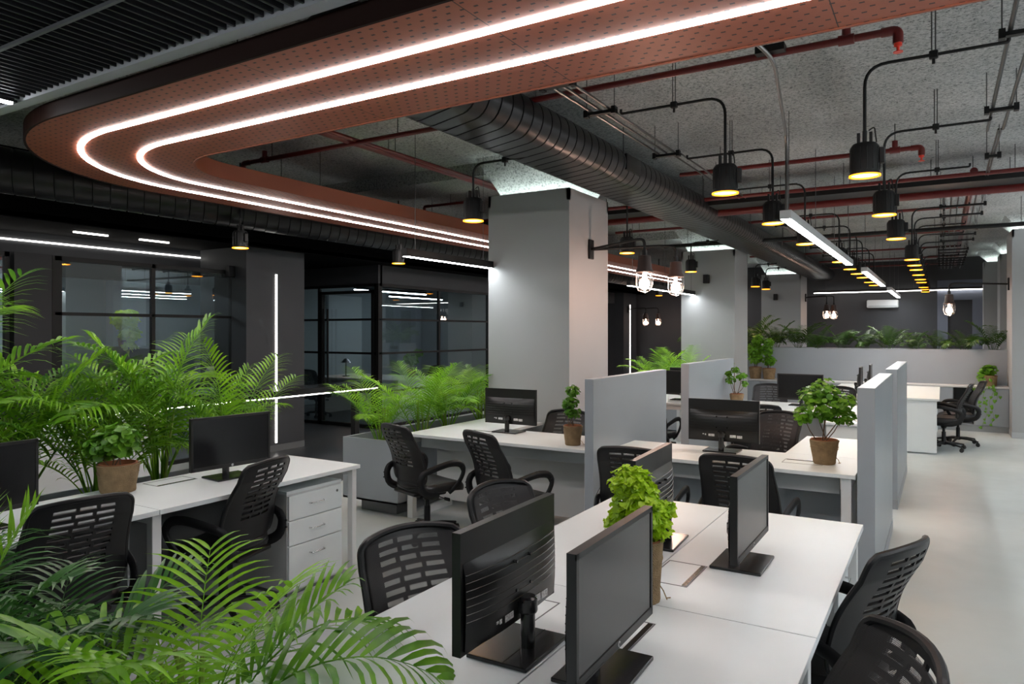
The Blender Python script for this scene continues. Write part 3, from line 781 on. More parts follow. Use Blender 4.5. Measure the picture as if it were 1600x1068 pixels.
chair(-1.2, 9.9, 262, 'black mesh chair seen through the round-leaved plant', GF)
chair(-2.95, 8.2, 85, 'black mesh chair in the gap between the two divider walls', GF)
chair(.02, 11.70, 176, 'nearer of the two black chairs at the far white bench by the aisle', GF)
chair(.20, 12.35, 186, 'farther of the two black chairs at the far white bench by the aisle', GF)

# ---------------------------------------------------------------- monitor
def hp_text():
    c = bpy.data.curves.new('badge_text', 'FONT'); c.body = 'hp'; c.size = .013; c.extrude = .0003; c.align_x = 'CENTER'; c.align_y = 'CENTER'; c.shear = .3
    c.materials.append(MATS['bezel'])
    o = bpy.data.objects.new('badge_text', c); COL.objects.link(o); dg = bpy.context.evaluated_depsgraph_get()
    me = bpy.data.meshes.new_from_object(o.evaluated_get(dg)); bpy.data.objects.remove(o); return me
HP = hp_text()
def monitor_parts():
    # local: screen faces +Y, base centre at origin, sits on z=0
    P = []; W, HH, zb = .265, .158, .07; zc = zb + HH
    tilt = 0
    g = G().box(-W, W, -.012, .010, zb, zb + 2 * HH)
    g.box(-W, W, .010, .014, zb, zb + .022).box(-W, W, .010, .014, zb + 2 * HH - .014, zb + 2 * HH).box(-W, -W + .013, .010, .014, zb, zb + 2 * HH).box(W - .013, W, .010, .014, zb, zb + 2 * HH)
    g.box(W - .16, W - .03, .0135, .0150, zb + .003, zb + .006)
    P.append(('bezel', g.mesh('bezel', 'bezel'), Z3, Z3, []))
    P.append(('screen', G().box(-W + .013, W - .013, .0085, .0115, zb + .022, zb + 2 * HH - .014).mesh('screen', 'screen'), Z3, Z3, []))
    # swollen back shell with horizontal ribs
    n = 16; vs = []; fs = []; rows_ = [(.0, .90), (.018, .94), (.03, .97), (.034, .985), (.030, 1.0), (.012, 1.0)]
    zs = [zb + .012, zb + .06, zb + .10, zb + .15, zb + .20, zb + .235]
    hs = [.022, .034, .036, .034, .026, .0]
    for z, hgt in zip(zs, hs):
        for i in range(n + 1):
            u = -1 + 2 * i / n; vs.append((u * (W - .012), -.012 - hgt * (1 - abs(u) ** 3 * .75), z))
    m = len(zs)
    for j in range(m - 1):
        for i in range(n): fs.append((j * (n + 1) + i, (j + 1) * (n + 1) + i, (j + 1) * (n + 1) + i + 1, j * (n + 1) + i + 1))
    base = len(vs)
    for z in (zs[0], zs[-1]):
        for u in (-1, 1): vs.append((u * (W - .012), -.012, z))
    fs.append(tuple(range(n + 1)) + (base + 1, base))
    g = G().add(vs, fs, True)
    for k in range(7):
        z = zb + .085 + .020 * k
        for i in range(n):
            pass
        hz = .036 if k < 4 else .03
        pts = [((-1 + 2 * i / n) * (W - .014), -.0125 - (.0355 - .0012 * max(0, k - 2) ** 2 * .55) * (1 - abs(-1 + 2 * i / n) ** 3 * .75), z) for i in range(n + 1)]
        g.tube(pts, .0016, 5)
    P.append(('back_shell', g.mesh('back_shell', 'monitor_back'), Z3, Z3, []))
    g = G()
    for sx in (-.04, .04):
        for z in (zb + .11, zb + .19): g.tube([(sx, -.040, z), (sx, -.052, z)], .0045, 8)
    P.append(('mount_screws', g.mesh('mount_screws', 'black_gloss'), Z3, Z3, []))
    for (a, b_, c, d_) in ((.06, .105, .038, .058), (.112, .15, .036, .056), (-.10, -.055, .040, .058), (-.145, -.135, .05, .057), (-.128, -.118, .045, .057)):
        P.append(('rating_label', G().box(a, b_, -.0475, -.046, zb + c, zb + d_).mesh('rating_label', 'sticker'), Z3, Z3, []))
    g = G().tube([(0, -.062, .010), (0, -.062, .135)], .021, 14).lathe([(.026, .11), (.028, .115), (.028, .15), (.022, .155)], 16, (0, -.062, 0)).cbox((0, -.05, .128), (.03, .016, .018), b=.004)
    P.append(('stand_neck', g.mesh('stand_neck', 'black_gloss'), Z3, Z3, []))
    g = G().cbox((0, -.03, .006), (.125, .095, .006), b=.002).box(-.125, .125, -.052, -.050, .012, .0128)
    P.append(('stand_base', g.mesh('stand_base', 'wood_edge' if False else 'black_gloss'), Z3, Z3, []))
    g = G().tube([(0, .0140, zb + .011), (0, .0148, zb + .011)], .0075, 20)
    P.append(('round_badge', g.mesh('round_badge', 'badge'), Z3, Z3, [('badge_text', HP, (0, .0150, zb + .011), (PI / 2, 0, PI), [])]))
    return P
MON = monitor_parts()
DZ = .75
def monitor(x, y, face, label, group, z=DZ):
    r = root('monitor', label, 'monitor', (x, y, z), math.radians(face - 90), group); stamp(MON, r); return r
monitor(-3.72, 1.50, 4, 'black monitor at the far left edge, screen toward the camera', 'monitors on the left desk')
monitor(-3.76, 2.88, -6, 'black monitor on the left desk in front of the tall palms', 'monitors on the left desk')
monitor(-1.065, 1.75, 181, 'black monitor in front showing its ribbed back and stand', 'monitors on the near desk')
monitor(-.74, 1.75, 1, 'black monitor in front with its blank screen angled to the aisle', 'monitors on the near desk')
monitor(-.635, 2.84, 0, 'edge-on monitor standing alone on the emptier far part of the near desk', 'monitors on the near desk')
monitor(-1.07, 2.95, 183, 'black monitor behind the bright green plant, back side showing', 'monitors on the near desk')
monitor(-3.33, 5.50, 90, 'back of a black monitor in front of the big pale column', 'monitors in the middle desks')
monitor(-1.42, 5.46, 90, 'back of a black monitor in the cubicle by the tall chair', 'monitors in the middle desks')
monitor(-1.48, 9.25, 268, 'black monitor facing the camera in the second cubicle', 'monitors in the far desks')
monitor(-1.02, 11.6, 2, 'nearer of two edge-on monitors on the far white bench', 'monitors in the far desks')
monitor(-.97, 12.6, 2, 'farther of two edge-on monitors on the far white bench', 'monitors in the far desks')
monitor(-2.95, 9.2, 268, 'black monitor in the gap between divider walls above the chair', 'monitors in the far desks')
monitor(-3.1, 10.0, 268, 'black monitor before the palms in the gap between divider walls', 'monitors in the far desks')

# ---------------------------------------------------------------- desks
def top(g, x0, x1, y0, y1, z=DZ, t=.025): g.box(x0, x1, y0, y1, z - t, z); return g
def frame_leg(parent, x0, x1, y0, y1, w=.05, m='white_metal', h=DZ - .025):
    """rectangular O-frame leg in the plane given by the box"""
    g = G()
    if x1 - x0 < y1 - y0:
        g.box(x0, x1, y0, y0 + w, 0, h).box(x0, x1, y1 - w, y1, 0, h).box(x0, x1, y0 + w, y1 - w, 0, w * .8).box(x0, x1, y0 + w, y1 - w, h - w, h)
    else:
        g.box(x0, x0 + w, y0, y1, 0, h).box(x1 - w, x1, y0, y1, 0, h).box(x0 + w, x1 - w, y0, y1, 0, w * .8).box(x0 + w, x1 - w, y0, y1, h - w, h)
    return ob('leg', g, m, parent, bevel=.003)
def cable_box(parent, x, y, along='y', w=.26, d=.15, s_=1):
    g = G(); z = DZ
    hw, hd = (d / 2, w / 2) if along == 'y' else (w / 2, d / 2)
    for (a, b_, c, e) in ((x - hw, x + hw, y - hd, y - hd + .004), (x - hw, x + hw, y + hd - .004, y + hd), (x - hw, x - hw + .004, y - hd, y + hd), (x + hw - .004, x + hw, y - hd, y + hd)):
        g.box(a, b_, c, e, z, z + .0012)
    f = ob('cable_port', g, 'trim_grey', parent)
    if along == 'y': ob('brush_slot', G().box(x + s_ * (hw - .022), x + s_ * (hw - .006), y - hd + .01, y + hd - .008, z, z + .0016), 'dark_top', f)
    else: ob('brush_slot', G().box(x - hw + .01, x + hw - .008, y + s_ * (hd - .022), y + s_ * (hd - .006), z, z + .0016), 'dark_top', f)

def pedestal(label, x0, x1, y0, y1, face, h=.66, casters=False):
    """three-drawer pedestal, drawers on its +X or -Y side"""
    t = root('drawer_pedestal', label, 'drawer unit')
    ob('carcass', G().box(x0, x1, y0, y1, .03, h - .02), 'laminate_side', t); ob('top_board', G().box(x0 - .004, x1 + .004, y0 - .004, y1 + .004, h - .02, h), 'desk_white', t, bevel=.002)
    ob('plinth', G().box(x0 + .02, x1 - .02, y0 + .02, y1 - .02, 0, .03), 'modesty_dark', t)
    zz = [(.045, .315), (.322, .472), (.479, h - .03)]
    for k, (a, b_) in enumerate(zz):
        if face == '+x':
            dr = ob('drawer', G().box(x1, x1 + .016, y0 + .004, y1 - .004, a, b_), 'desk_white', t, bevel=.002)
            zc = b_ - .07; yc = (y0 + y1) / 2
            ob('handle', G().tube(bend([(x1 + .016, yc - .06, zc), (x1 + .038, yc - .055, zc), (x1 + .038, yc + .055, zc), (x1 + .016, yc + .06, zc)], .012), .0045, 8), 'chrome', dr)
            if k == 2: ob('lock', G().tube([(x1 + .016, y1 - .05, b_ - .035), (x1 + .02, y1 - .05, b_ - .035)], .009, 12), 'chrome', dr)
    return t
# near double bench
d = root('double_bench_desk', 'large white double bench desk in front with two monitors and cable ports', 'desk')
g = G()
X0, X1, XM = -1.54, -.315, -.93
for (ya, yb) in ((.80, 2.258), (2.262, 3.70)):
    for (xa, xb) in ((X0, -1.085), (-1.08, -.775), (-.77, X1)):
        pass
    g.box(X0, XM - .002, ya, yb, DZ - .025, DZ).box(XM + .002, X1, ya, yb, DZ - .025, DZ)
ob('tabletop', g, 'desk_white', d, bevel=.0015)
g = G().box(X0 + .0, X1, .80, 3.70, DZ - .05, DZ - .0255)
ob('under_frame', G().box(X0 + .03, X1 - .03, .84, 3.66, DZ - .065, DZ - .0255), 'laminate_side', d)
for y in (.82, 2.235, 3.62): frame_leg(d, X0 + .02, X1 - .02, y, y + .05)
ob('modesty_panel', G().box(XM - .01, XM + .01, .9, 3.6, .12, .685), 'modesty', d)
cable_box(d, -.845, 2.60); cable_box(d, -.83, 1.98); cable_box(d, -1.16, 1.98, s_=-1); cable_box(d, -1.16, 3.05, s_=-1)
pedestal('white drawer unit under the far aisle corner of the near bench', -.80, -.385, 3.24, 3.60, '+x')
# left desk
d = root('long_desk', 'long white desk along the left planter with two monitors', 'desk')
g = G()
for (ya, yb) in ((-.6, .78), (.784, 2.168), (2.172, 3.62)): g.box(-4.10, -3.385, ya, yb, DZ - .025, DZ)
ob('tabletop', g, 'desk_white', d, bevel=.0015)
frame_leg(d, -4.06, -3.41, 2.145, 2.195); frame_leg(d, -4.06, -3.41, .76, .81); frame_leg(d, -4.06, -3.41, 3.57, 3.61, w=.045)
ob('modesty_panel', G().box(-4.07, -4.05, -.5, 3.56, .05, .70), 'modesty_dark', d)
cable_box(d, -3.98, 2.62); cable_box(d, -3.98, 1.55)
ob('inner_side_panel', G().box(-4.04, -3.6, 2.13, 2.14, .05, .70), 'modesty', d)
pedestal('white three-drawer pedestal with chrome handles under the end of the left desk', -3.98, -3.47, 3.06, 3.52, '+x')
# middle desks
d = root('corner_desk', 'white corner desk between the grey planter and the centre divider wall', 'desk')
ob('tabletop', G().box(-4.08, -2.275, 4.93, 5.62, DZ - .025, DZ).box(-4.08, -3.40, 5.622, 6.24, DZ - .025, DZ), 'desk_white', d, bevel=.0015)
frame_leg(d, -4.07, -4.01, 4.95, 5.55, w=.06); frame_leg(d, -2.34, -2.28, 4.95, 5.58, w=.06)
ob('modesty_panel', G().box(-3.99, -2.36, 5.28, 5.30, .12, .60), 'laminate_side', d); ob('under_rail', G().box(-3.99, -2.36, 5.05, 5.10, .62, .725), 'modesty', d)
cable_box(d, -3.55, 5.35, 'x')
d = root('cubicle_desk', 'white cubicle desk between the divider walls, holding the round-leaved plant', 'desk')
ob('tabletop', G().box(-2.185, -.465, 4.93, 5.60, DZ - .025, DZ).box(-1.0, -.465, 5.602, 6.6, DZ - .025, DZ), 'desk_white', d, bevel=.0015)
frame_leg(d, -2.18, -2.12, 4.95, 5.56, w=.06); frame_leg(d, -.55, -.49, 4.95, 5.56, w=.06)
ob('modesty_panel', G().box(-2.10, -.57, 5.28, 5.30, .08, .58), 'partition', d); ob('under_rail', G().box(-2.10, -.57, 5.05, 5.10, .60, .725), 'modesty', d)
cable_box(d, -.82, 5.26, 'x')
d = root('cubicle_desk', 'white L-shaped desk in the second cubicle', 'desk')
ob('tabletop', G().box(-2.3, -.46, 8.62, 9.6, DZ - .025, DZ).box(-1.02, -.46, 7.7, 8.618, DZ - .025, DZ), 'desk_white', d, bevel=.0015)
frame_leg(d, -2.28, -2.22, 8.65, 9.5, w=.06)
ob('side_panel', G().box(-.99, -.49, 7.72, 7.75, .03, .72), 'desk_white', d); ob('modesty_panel', G().box(-2.2, -1.05, 9.0, 9.02, .1, .7), 'modesty', d)
d = root('corner_desk', 'white desk beyond the centre divider wall with monitors and a palm behind', 'desk')
ob('tabletop', G().box(-3.45, -2.62, 8.75, 10.6, DZ - .025, DZ), 'desk_white', d, bevel=.0015)
frame_leg(d, -3.43, -2.64, 8.77, 8.83, w=.06); frame_leg(d, -3.43, -2.64, 10.5, 10.56, w=.06)
# far bench
d = root('far_bench', 'far white bench desk with a closed white end panel by the aisle', 'desk')
ob('tabletop', G().box(-1.5, -.03, 11.1, 13.6, DZ - .025, DZ), 'desk_white', d, bevel=.0015)
ob('end_panel', G().box(-1.45, -.06, 11.13, 11.16, .02, .725), 'desk_white', d); ob('end_panel', G().box(-1.45, -.06, 13.5, 13.53, .02, .725), 'desk_white', d)
ob('side_panel', G().box(-.75, -.73, 11.17, 13.49, .1, .7), 'modesty', d)
for k in range(3): ob('drawer', G().box(-.10, -.085, 11.2, 11.6, .05 + .2 * k, .24 + .2 * k), 'desk_white', d)

# divider walls
def divider(label, x0, x1, y0, y1, h=1.3):
    t = root('divider_wall', label, 'divider')
    ob('panel', G().box(x0, x1, y0, y1, .09, h), 'partition', t, bevel=.002); ob('skirting', G().box(x0 - .003, x1 + .003, y0 - .003, y1 + .003, 0, .09), 'partition_side', t)
divider('grey-blue divider wall nearest the aisle, beside the round-leaved plant', -.455, -.355, 4.94, 6.76)
divider('grey-blue divider wall behind the nearest aisle divider', -.455, -.355, 7.52, 9.6)
divider('long grey divider wall in the centre between the two middle desks', -2.265, -2.195, 4.80, 6.42)
divider('grey divider wall behind the cubicle monitor, at the second cubicle', -2.45, -2.36, 7.65, 9.6)

# ---------------------------------------------------------------- planters
def planter_box(label, x0, x1, y0, y1, h, m='partition', name='planter_box', plinth=.12):
    t = root(name, label, 'planter')
    w = .025
    g = G().box(x0, x1, y0, y0 + w, plinth, h).box(x0, x1, y1 - w, y1, plinth, h).box(x0, x0 + w, y0 + w, y1 - w, plinth, h).box(x1 - w, x1, y0 + w, y1 - w, plinth, h).box(x0, x1, y0, y1, plinth, plinth + .02)
    ob('box', g, m, t, bevel=.002)
    ob('soil', G().box(x0 + w, x1 - w, y0 + w, y1 - w, h - .12, h - .08), 'soil', t)
    ob('plinth', G().box(x0 + .12, x1 - .12, y0 + .12, y1 - .06, 0, plinth), 'modesty_dark', t)
planter_box('grey-blue planter box full of palms next to the middle desk', -4.76, -4.10, 4.86, 7.05, .68)
planter_box('grey planter box of tall palms behind the left desk', -4.88, -4.14, -.2, 3.55, .62)
planter_box('grey planter box of palms at the bottom edge of the picture', -3.3, -1.60, .60, 1.22, .60)
planter_box('grey planter box of palms beyond the big pale column', -4.3, -3.4, 10.7, 12.2, .68)
pw = root('planter_wall', 'low grey planter wall across the hall topped with greenery', 'planter')
ob('front_panel', G().box(-3.9, .93, 14.45, 14.50, .0, 1.345), 'partition', pw); ob('back_panel', G().box(-4.2, .93, 15.1, 15.15, 0, 1.345), 'partition', pw)
ob('soil', G().box(-4.2, .93, 14.5, 15.1, 1.2, 1.27), 'soil', pw)
ob('end_panel', G().box(-4.25, -4.2, 14.45, 15.15, 0, 1.345), 'partition', pw)
# low cabinets
cb = root('low_cabinet', 'run of low grey cabinets under the planter wall', 'cabinet')
ob('carcass', G().box(-4.0, .16, 14.03, 14.44, .1, .72).box(.45, .93, 14.03, 14.44, .1, .72).box(.16, .45, 14.40, 14.44, .1, .72).box(.16, .45, 14.03, 14.44, .1, .12), 'partition_side', cb)
ob('countertop', G().box(-4.0, .93, 14.0, 14.44, .725, .75), 'laminate_side', cb)
ob('plinth', G().box(-4.0, .93, 14.08, 14.42, 0, .1), 'modesty', cb)
x = -4.0
while x < -.1: ob('door', G().box(x + .005, x + .513, 14.01, 14.03, .11, .715), 'partition', cb); x += .52
ob('door', G().box(.455, .925, 14.01, 14.03, .11, .715), 'partition', cb)
ob('niche_back', G().box(.165, .445, 14.385, 14.398, .12, .72), 'dark_top', cb); ob('niche_side', G().box(.165, .175, 14.04, 14.385, .12, .72).box(.435, .445, 14.04, 14.385, .12, .72), 'dark_top', cb)
ob('shelf', G().box(.175, .435, 14.04, 14.38, .42, .44), 'laminate_side', cb)

# ---------------------------------------------------------------- palms
def frond_mesh(L, pairs, leaf, droop, seed, spread=1., lw=.013, mname='leaf_palm', base=.28):
    rnd = random.Random(seed); g = G(); pts = []; n = 16
    a0 = math.radians(80)
    p = Vector((0, 0, 0)); ang = a0; pts.append(p.copy())
    for i in range(n):
        t = (i + 1) / n; ang = a0 - droop * t ** 1.5
        p = p + Vector((0, math.cos(ang), math.sin(ang))) * (L / n); pts.append(p.copy())
    g.tube(pts, [.0065 * (1 - .85 * i / n) for i in range(n + 1)], 5)
    def at(t):
        f = t * n; i = min(n - 1, int(f)); q = pts[i].lerp(pts[i + 1], f - i); d = (pts[i + 1] - pts[i]).normalized(); return q, d
    for k in range(pairs):
        t = base + (1 - base) * (k / (pairs - 1)) ** .95 * .985
        q, d = at(t); nrm = Vector((1, 0, 0)).cross(d).normalized()
        env = math.sin(PI * min(1, .16 + .84 * ((t - base) / (1 - base)) ** .8)) ** .6
        ll = leaf * (.35 + .75 * env)
        for s_ in (-1, 1):
            l2 = ll * rnd.uniform(.88, 1.1); fw = .55 + .65 * (t - base) + rnd.uniform(-.08, .08)
            dirv = (Vector((s_, 0, 0)) * spread + d * fw + nrm * rnd.uniform(.15, .42)).normalized()
            wv = d.cross(dirv).cross(dirv).normalized()
            wv = (nrm * .35 + wv).normalized()
            up = nrm; c = []; segs = 5; w0 = lw * rnd.uniform(.85, 1.15); cur = q.copy(); dd = dirv.copy()
            prof = [.35, .95, 1., .8, .45, .03]
            for m in range(segs + 1):
                c.append((cur.copy(), prof[m] * w0)); dd = (dd + Vector((0, 0, -1)) * (.10 + .13 * droop * .6) * (m + .5) / segs * 2).normalized(); cur = cur + dd * (l2 / segs)
            vs = []; fs = []
            for (cc, w) in c:
                fold = nrm * (-w * .35)
                vs += [cc - wv * w + fold * -1 * .6, cc, cc + wv * w + fold * -1 * .6]
            for m in range(segs):
                for e in (0, 1): fs.append((m * 3 + e, m * 3 + e + 1, m * 3 + 4 + e, m * 3 + 3 + e))
            g.add(vs, fs, True)
    return g.mesh('frond', mname, sharp=False)
FR = {}
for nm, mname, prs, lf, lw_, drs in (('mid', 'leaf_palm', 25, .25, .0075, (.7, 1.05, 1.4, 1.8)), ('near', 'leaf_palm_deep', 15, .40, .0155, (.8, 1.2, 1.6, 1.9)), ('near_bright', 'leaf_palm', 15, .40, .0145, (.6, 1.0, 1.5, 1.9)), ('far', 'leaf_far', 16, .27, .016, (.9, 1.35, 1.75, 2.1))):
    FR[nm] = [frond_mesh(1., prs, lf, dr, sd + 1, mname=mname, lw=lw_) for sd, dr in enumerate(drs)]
CANE = G().tube([(0, 0, 0), (0, .01, .25), (0, .03, .5)], [.011, .009, .006], 7).mesh('stem', 'stem_green')
YOUNG = frond_mesh(1., 9, .42, .25, 9, spread=.35, lw=.013, base=.35)
def palm(x, y, z, size, n, label, group, kind='mid', seed=0, lean=None, dirs=None, name='areca_palm', tilt=(.05, .55)):
    r = root(name, label, 'palm', (x, y, z), 0, group); rnd = random.Random(seed * 17 + 3)
    for k in range(n):
        az = 2 * PI * (k + rnd.uniform(-.3, .3)) / n if dirs is None else math.radians(dirs[k % len(dirs)] + rnd.uniform(-14, 14))
        o = bpy.data.objects.new('frond', rnd.choice(FR[kind]) if k % 5 else FR[kind][0]); link(o, r)
        off = rnd.uniform(.01, .05)
        o.location = (off * math.cos(az), off * math.sin(az), rnd.uniform(0, .04))
        o.rotation_euler = (-rnd.uniform(*tilt) * .5, 0, az - PI / 2); s_ = size * rnd.uniform(.72, 1.08); o.scale = (s_, s_, s_)
    if kind != 'far':
        for k in range(4):
            az = rnd.uniform(0, 6.28); o = bpy.data.objects.new('stem', CANE); link(o, r); o.location = (.04 * math.cos(az), .04 * math.sin(az), 0)
            o.rotation_euler = (rnd.uniform(-.12, .12), rnd.uniform(-.12, .12), az); o.scale = (1, 1, size * .9)
    return r
G1 = 'palms in the planter behind the left desk'
for i, (x, y, sz, n, lab) in enumerate((
    (-4.5, .25, 1.3, 15, 'tall areca palm cut by the left edge of the picture'),
    (-4.6, .9, 1.35, 16, 'areca palm behind the leftmost monitor'),
    (-4.62, 1.50, 1.5, 17, 'tall areca palm with one big frond rising against the glass'),
    (-4.66, 2.05, 1.3, 16, 'areca palm directly behind the burlap pot on the left desk'),
    (-4.45, 2.45, 1.02, 16, 'slender clump of areca palm right of the burlap pot'),
    (-4.6, 2.95, 1.2, 16, 'areca palm behind the monitor on the left desk'),
    (-4.45, 3.35, 1.0, 13, 'areca palm arching over the end of the left desk by the light strip'))):
    palm(x, y, .56, sz, n, lab, G1, 'mid', seed=i + 1, tilt=(-.7, .6), dirs=(90, 270, 180, 130, 230, 75, 285, 160, 200, 110, 250))
G2 = 'palms in the planter beside the middle desk'
for i, (x, y, sz, n, lab) in enumerate((
    (-4.50, 5.08, .80, 11, 'areca palm at the front corner of the grey planter by the middle desk'),
    (-4.42, 5.60, .85, 11, 'areca palm second from the front of the grey planter'),
    (-4.50, 6.15, .92, 12, 'areca palm in the middle of the grey planter left of the big column'),
    (-4.40, 6.65, .95, 12, 'areca palm touching the big pale column'))):
    palm(x, y, .58, sz, n, lab, G2, 'mid', seed=i + 21, tilt=(.1, .7))
G3 = 'palms along the bottom edge'
for i, (x, y, sz, n, lab) in enumerate((
    (-3.0, .9, .52, 10, 'dark green palm in the bottom left corner'),
    (-2.55, .95, .55, 11, 'palm with tall upright young leaves at the bottom left'),
    (-2.10, 1.0, .55, 13, 'palm with crossing dark fronds below the left chair'),
    (-1.62, 1.12, .66, 13, 'largest foreground palm with a bright frond over the near desk'))):
    r = palm(x, y, .55, sz, n, lab, G3, 'near' if i != 3 else 'near_bright', seed=i + 41, tilt=(.0, .9))
    if i == 1:
        for k in range(5):
            o = bpy.data.objects.new('young_shoot', YOUNG); link(o, r); o.location = (.02 * k, .05, .15); o.rotation_euler = (.1 * (k - 2), 0, k * 1.2); o.scale = (.42, .42, .42)
# far palms
for i, (x, y, z, sz, n, k, lab) in enumerate((
    (-3.95, 11.1, .6, .85, 12, 'mid', 'bright palm between the charcoal column and the second pale column'),
    (-3.70, 11.75, .6, .95, 12, 'mid', 'taller bright palm against the second pale column'))):
    palm(x, y, z, sz, n, lab, 'palms beyond the big column', k, seed=i + 61, tilt=(-.1, .5))
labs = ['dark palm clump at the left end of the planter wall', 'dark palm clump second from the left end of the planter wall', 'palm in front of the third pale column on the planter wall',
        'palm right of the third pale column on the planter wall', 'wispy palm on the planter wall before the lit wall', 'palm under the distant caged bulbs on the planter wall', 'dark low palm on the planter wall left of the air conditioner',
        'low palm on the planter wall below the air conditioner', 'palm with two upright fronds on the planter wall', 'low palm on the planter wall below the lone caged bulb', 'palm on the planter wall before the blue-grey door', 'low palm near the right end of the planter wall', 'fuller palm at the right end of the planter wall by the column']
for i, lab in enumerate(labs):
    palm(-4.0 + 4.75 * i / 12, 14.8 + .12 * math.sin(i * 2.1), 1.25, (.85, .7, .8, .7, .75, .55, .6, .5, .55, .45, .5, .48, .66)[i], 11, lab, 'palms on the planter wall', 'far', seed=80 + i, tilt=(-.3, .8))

# ---------------------------------------------------------------- leafy pot plants
def leaf_blob(specs, mname, leaf=.022, seed=1, curly=False):
    """specs: (cx,cy,cz,r,count) crowns; every leaf is a small cupped rosette"""
    rnd = random.Random(seed); g = G()
    for (cx, cy, cz, r, cnt) in specs:
        for _ in range(cnt):
            while True:
                d = Vector((rnd.uniform(-1, 1), rnd.uniform(-1, 1), rnd.uniform(-1, 1)))
                if .05 < d.length < 1: break
            rr = d.length ** .5 * rnd.uniform(.85, 1.15); d.normalize(); c = Vector((cx, cy, cz)) + Vector((d.x, d.y, d.z * .8)) * (r * rr)
            nrm = (d * .8 + Vector((rnd.uniform(-.6, .6), rnd.uniform(-.6, .6), .7 + rnd.uniform(-.3, .5)))).normalized()
            a = nrm.orthogonal().normalized(); b = nrm.cross(a); ph = rnd.uniform(0, 6.28); s_ = leaf * rnd.uniform(.65, 1.25)
            k = 7; vs = [c - nrm * s_ * .25]
            for i in range(k):
                an = ph + 2 * PI * i / k; q = s_ * (1 if not curly else (1 + .35 * (i % 2)))
                vs.append(c + a * (math.cos(an) * q) + b * (math.sin(an) * q) + nrm * (s_ * (rnd.uniform(-.25, .25) if not curly else rnd.uniform(-.5, .5))))
            g.add(vs, [(0, i + 1, (i + 1) % k + 1) for i in range(k)], True)
    return g
def pot_parts(r, rt, h, parent, tie=True, seed=0, rim=True):
    prof = [(r * .93, 0), (r, .01), (r * 1.02, h * .25), (r * 1.03 + (rt - r) * .5, h * .6), (rt * .99, h * .9), (rt * 1.03, h), (rt * .97, h + .004), (rt * .93, h * .93)]
    ob('burlap_wrap', G().lathe(prof, 36, cap=False, wob=.022), 'burlap', parent)
    if rim:
        p = ob('clay_pot', G().lathe([(r * .85, .004), (rt * .90, h * .99), (rt * .93, h * 1.0 + .008), (rt * .83, h * 1.0 + .008), (rt * .80, h * .85)], 30, cap=False), 'terracotta', parent)
    ob('soil', G().lathe([(.001, h * .84), (rt * .82, h * .84)], 20, cap=False), 'soil', parent)
    if tie:
        g = G(); zz = h * .70
        g.tube([((rt * 1.03 - (rt - r) * .3) * math.cos(2 * PI * k / 24), (rt * 1.03 - (rt - r) * .3) * math.sin(2 * PI * k / 24), zz + .012 * math.sin(k * .5)) for k in range(25)], .0022, 5)
        ob('loose_twine', G().tube([(r * 1.02, 0, h * .3), (r * 1.2, .01, h * .2), (r * 1.3, .03, .006), (r * 1.12, .05, .003), (r * 1.35, .06, .003)], .002, 5), 'burlap', parent)
        ob('twine', g, 'burlap', parent)
def stems(pts, parent, r=.004, m='stem_wood'):
    g = G()
    for (a, b_) in pts: g.tube([a, ((a[0] * .4 + b_[0] * .6), (a[1] * .4 + b_[1] * .6), (a[2] + b_[2]) / 2), b_], [r, r * .8, r * .5], 6)
    ob('stem', g, m, parent)
def potted(label, loc, r, rt, h, crowns, leafm, leaf=.022, seed=1, curly=False, group='potted plants in burlap', rz=0., nst=6, name='potted_plant', stem_m='stem_wood'):
    t = root(name, label, 'potted plant', loc, rz, group)
    pot_parts(r, rt, h, t)
    rnd = random.Random(seed)
    st = []
    for c in crowns:
        for _ in range(max(1, nst // len(crowns))): st.append(((rnd.uniform(-.03, .03), rnd.uniform(-.03, .03), h * .8), (c[0] + rnd.uniform(-.3, .3) * c[3], c[1] + rnd.uniform(-.3, .3) * c[3], c[2] + rnd.uniform(-.4, .2) * c[3])))
    stems(st, t, m=stem_m)
    ob('foliage', leaf_blob(crowns, leafm, leaf, seed, curly), leafm, t)
    return t
# near bright curly plant in a tall burlap wrapped pot
potted('bright lime curly-leaved plant in a tall burlap-wrapped pot on the near desk', (-.855, 2.28, DZ), .052, .060, .20, [(-.04, -.01, .39, .070, 520), (-.015, -.02, .31, .088, 680), (.02, .02, .25, .065, 320), (-.07, -.03, .26, .055, 260), (.05, .05, .30, .04, 110)], 'leaf_bright', .010, 3, True)
potted('green bushy plant in a burlap pot on the left desk', (-3.98, 2.30, DZ), .092, .108, .155, [(-.10, -.03, .27, .10, 230), (.02, .02, .29, .09, 200), (-.05, -.10, .24, .07, 110), (-.02, .0, .33, .06, 90)], 'leaf_round', .024, 5, rz=-.6)
potted('round-leaved green plant in a burlap pot on the cubicle desk', (-.69, 5.28, DZ), .072, .092, .16, [(0, 0, .40, .13, 200), (.11, .03, .33, .08, 90), (-.13, .0, .33, .075, 80), (0, -.02, .50, .10, 110), (-.09, .05, .46, .09, 90), (.13, .0, .43, .07, 60)], 'leaf_round', .019, 7)
potted('feathery green plant in a burlap pot in front of the centre divider', (-2.52, 5.12, DZ), .062, .076, .15, [(0, 0, .26, .06, 120), (-.02, .0, .34, .06, 120), (.0, .0, .43, .055, 100), (-.05, 0, .31, .04, 50)], 'leaf_round', .014, 9)
potted('small sparse plant in a clay-coloured pot at the second divider wall', (-2.20, 9.1, DZ), .07, .085, .12, [(-.08, 0, .30, .06, 45), (.06, 0, .35, .06, 50), (-.02, 0, .42, .05, 45), (.1, 0, .26, .04, 30), (-.1, 0, .38, .04, 30)], 'leaf_round', .020, 11)
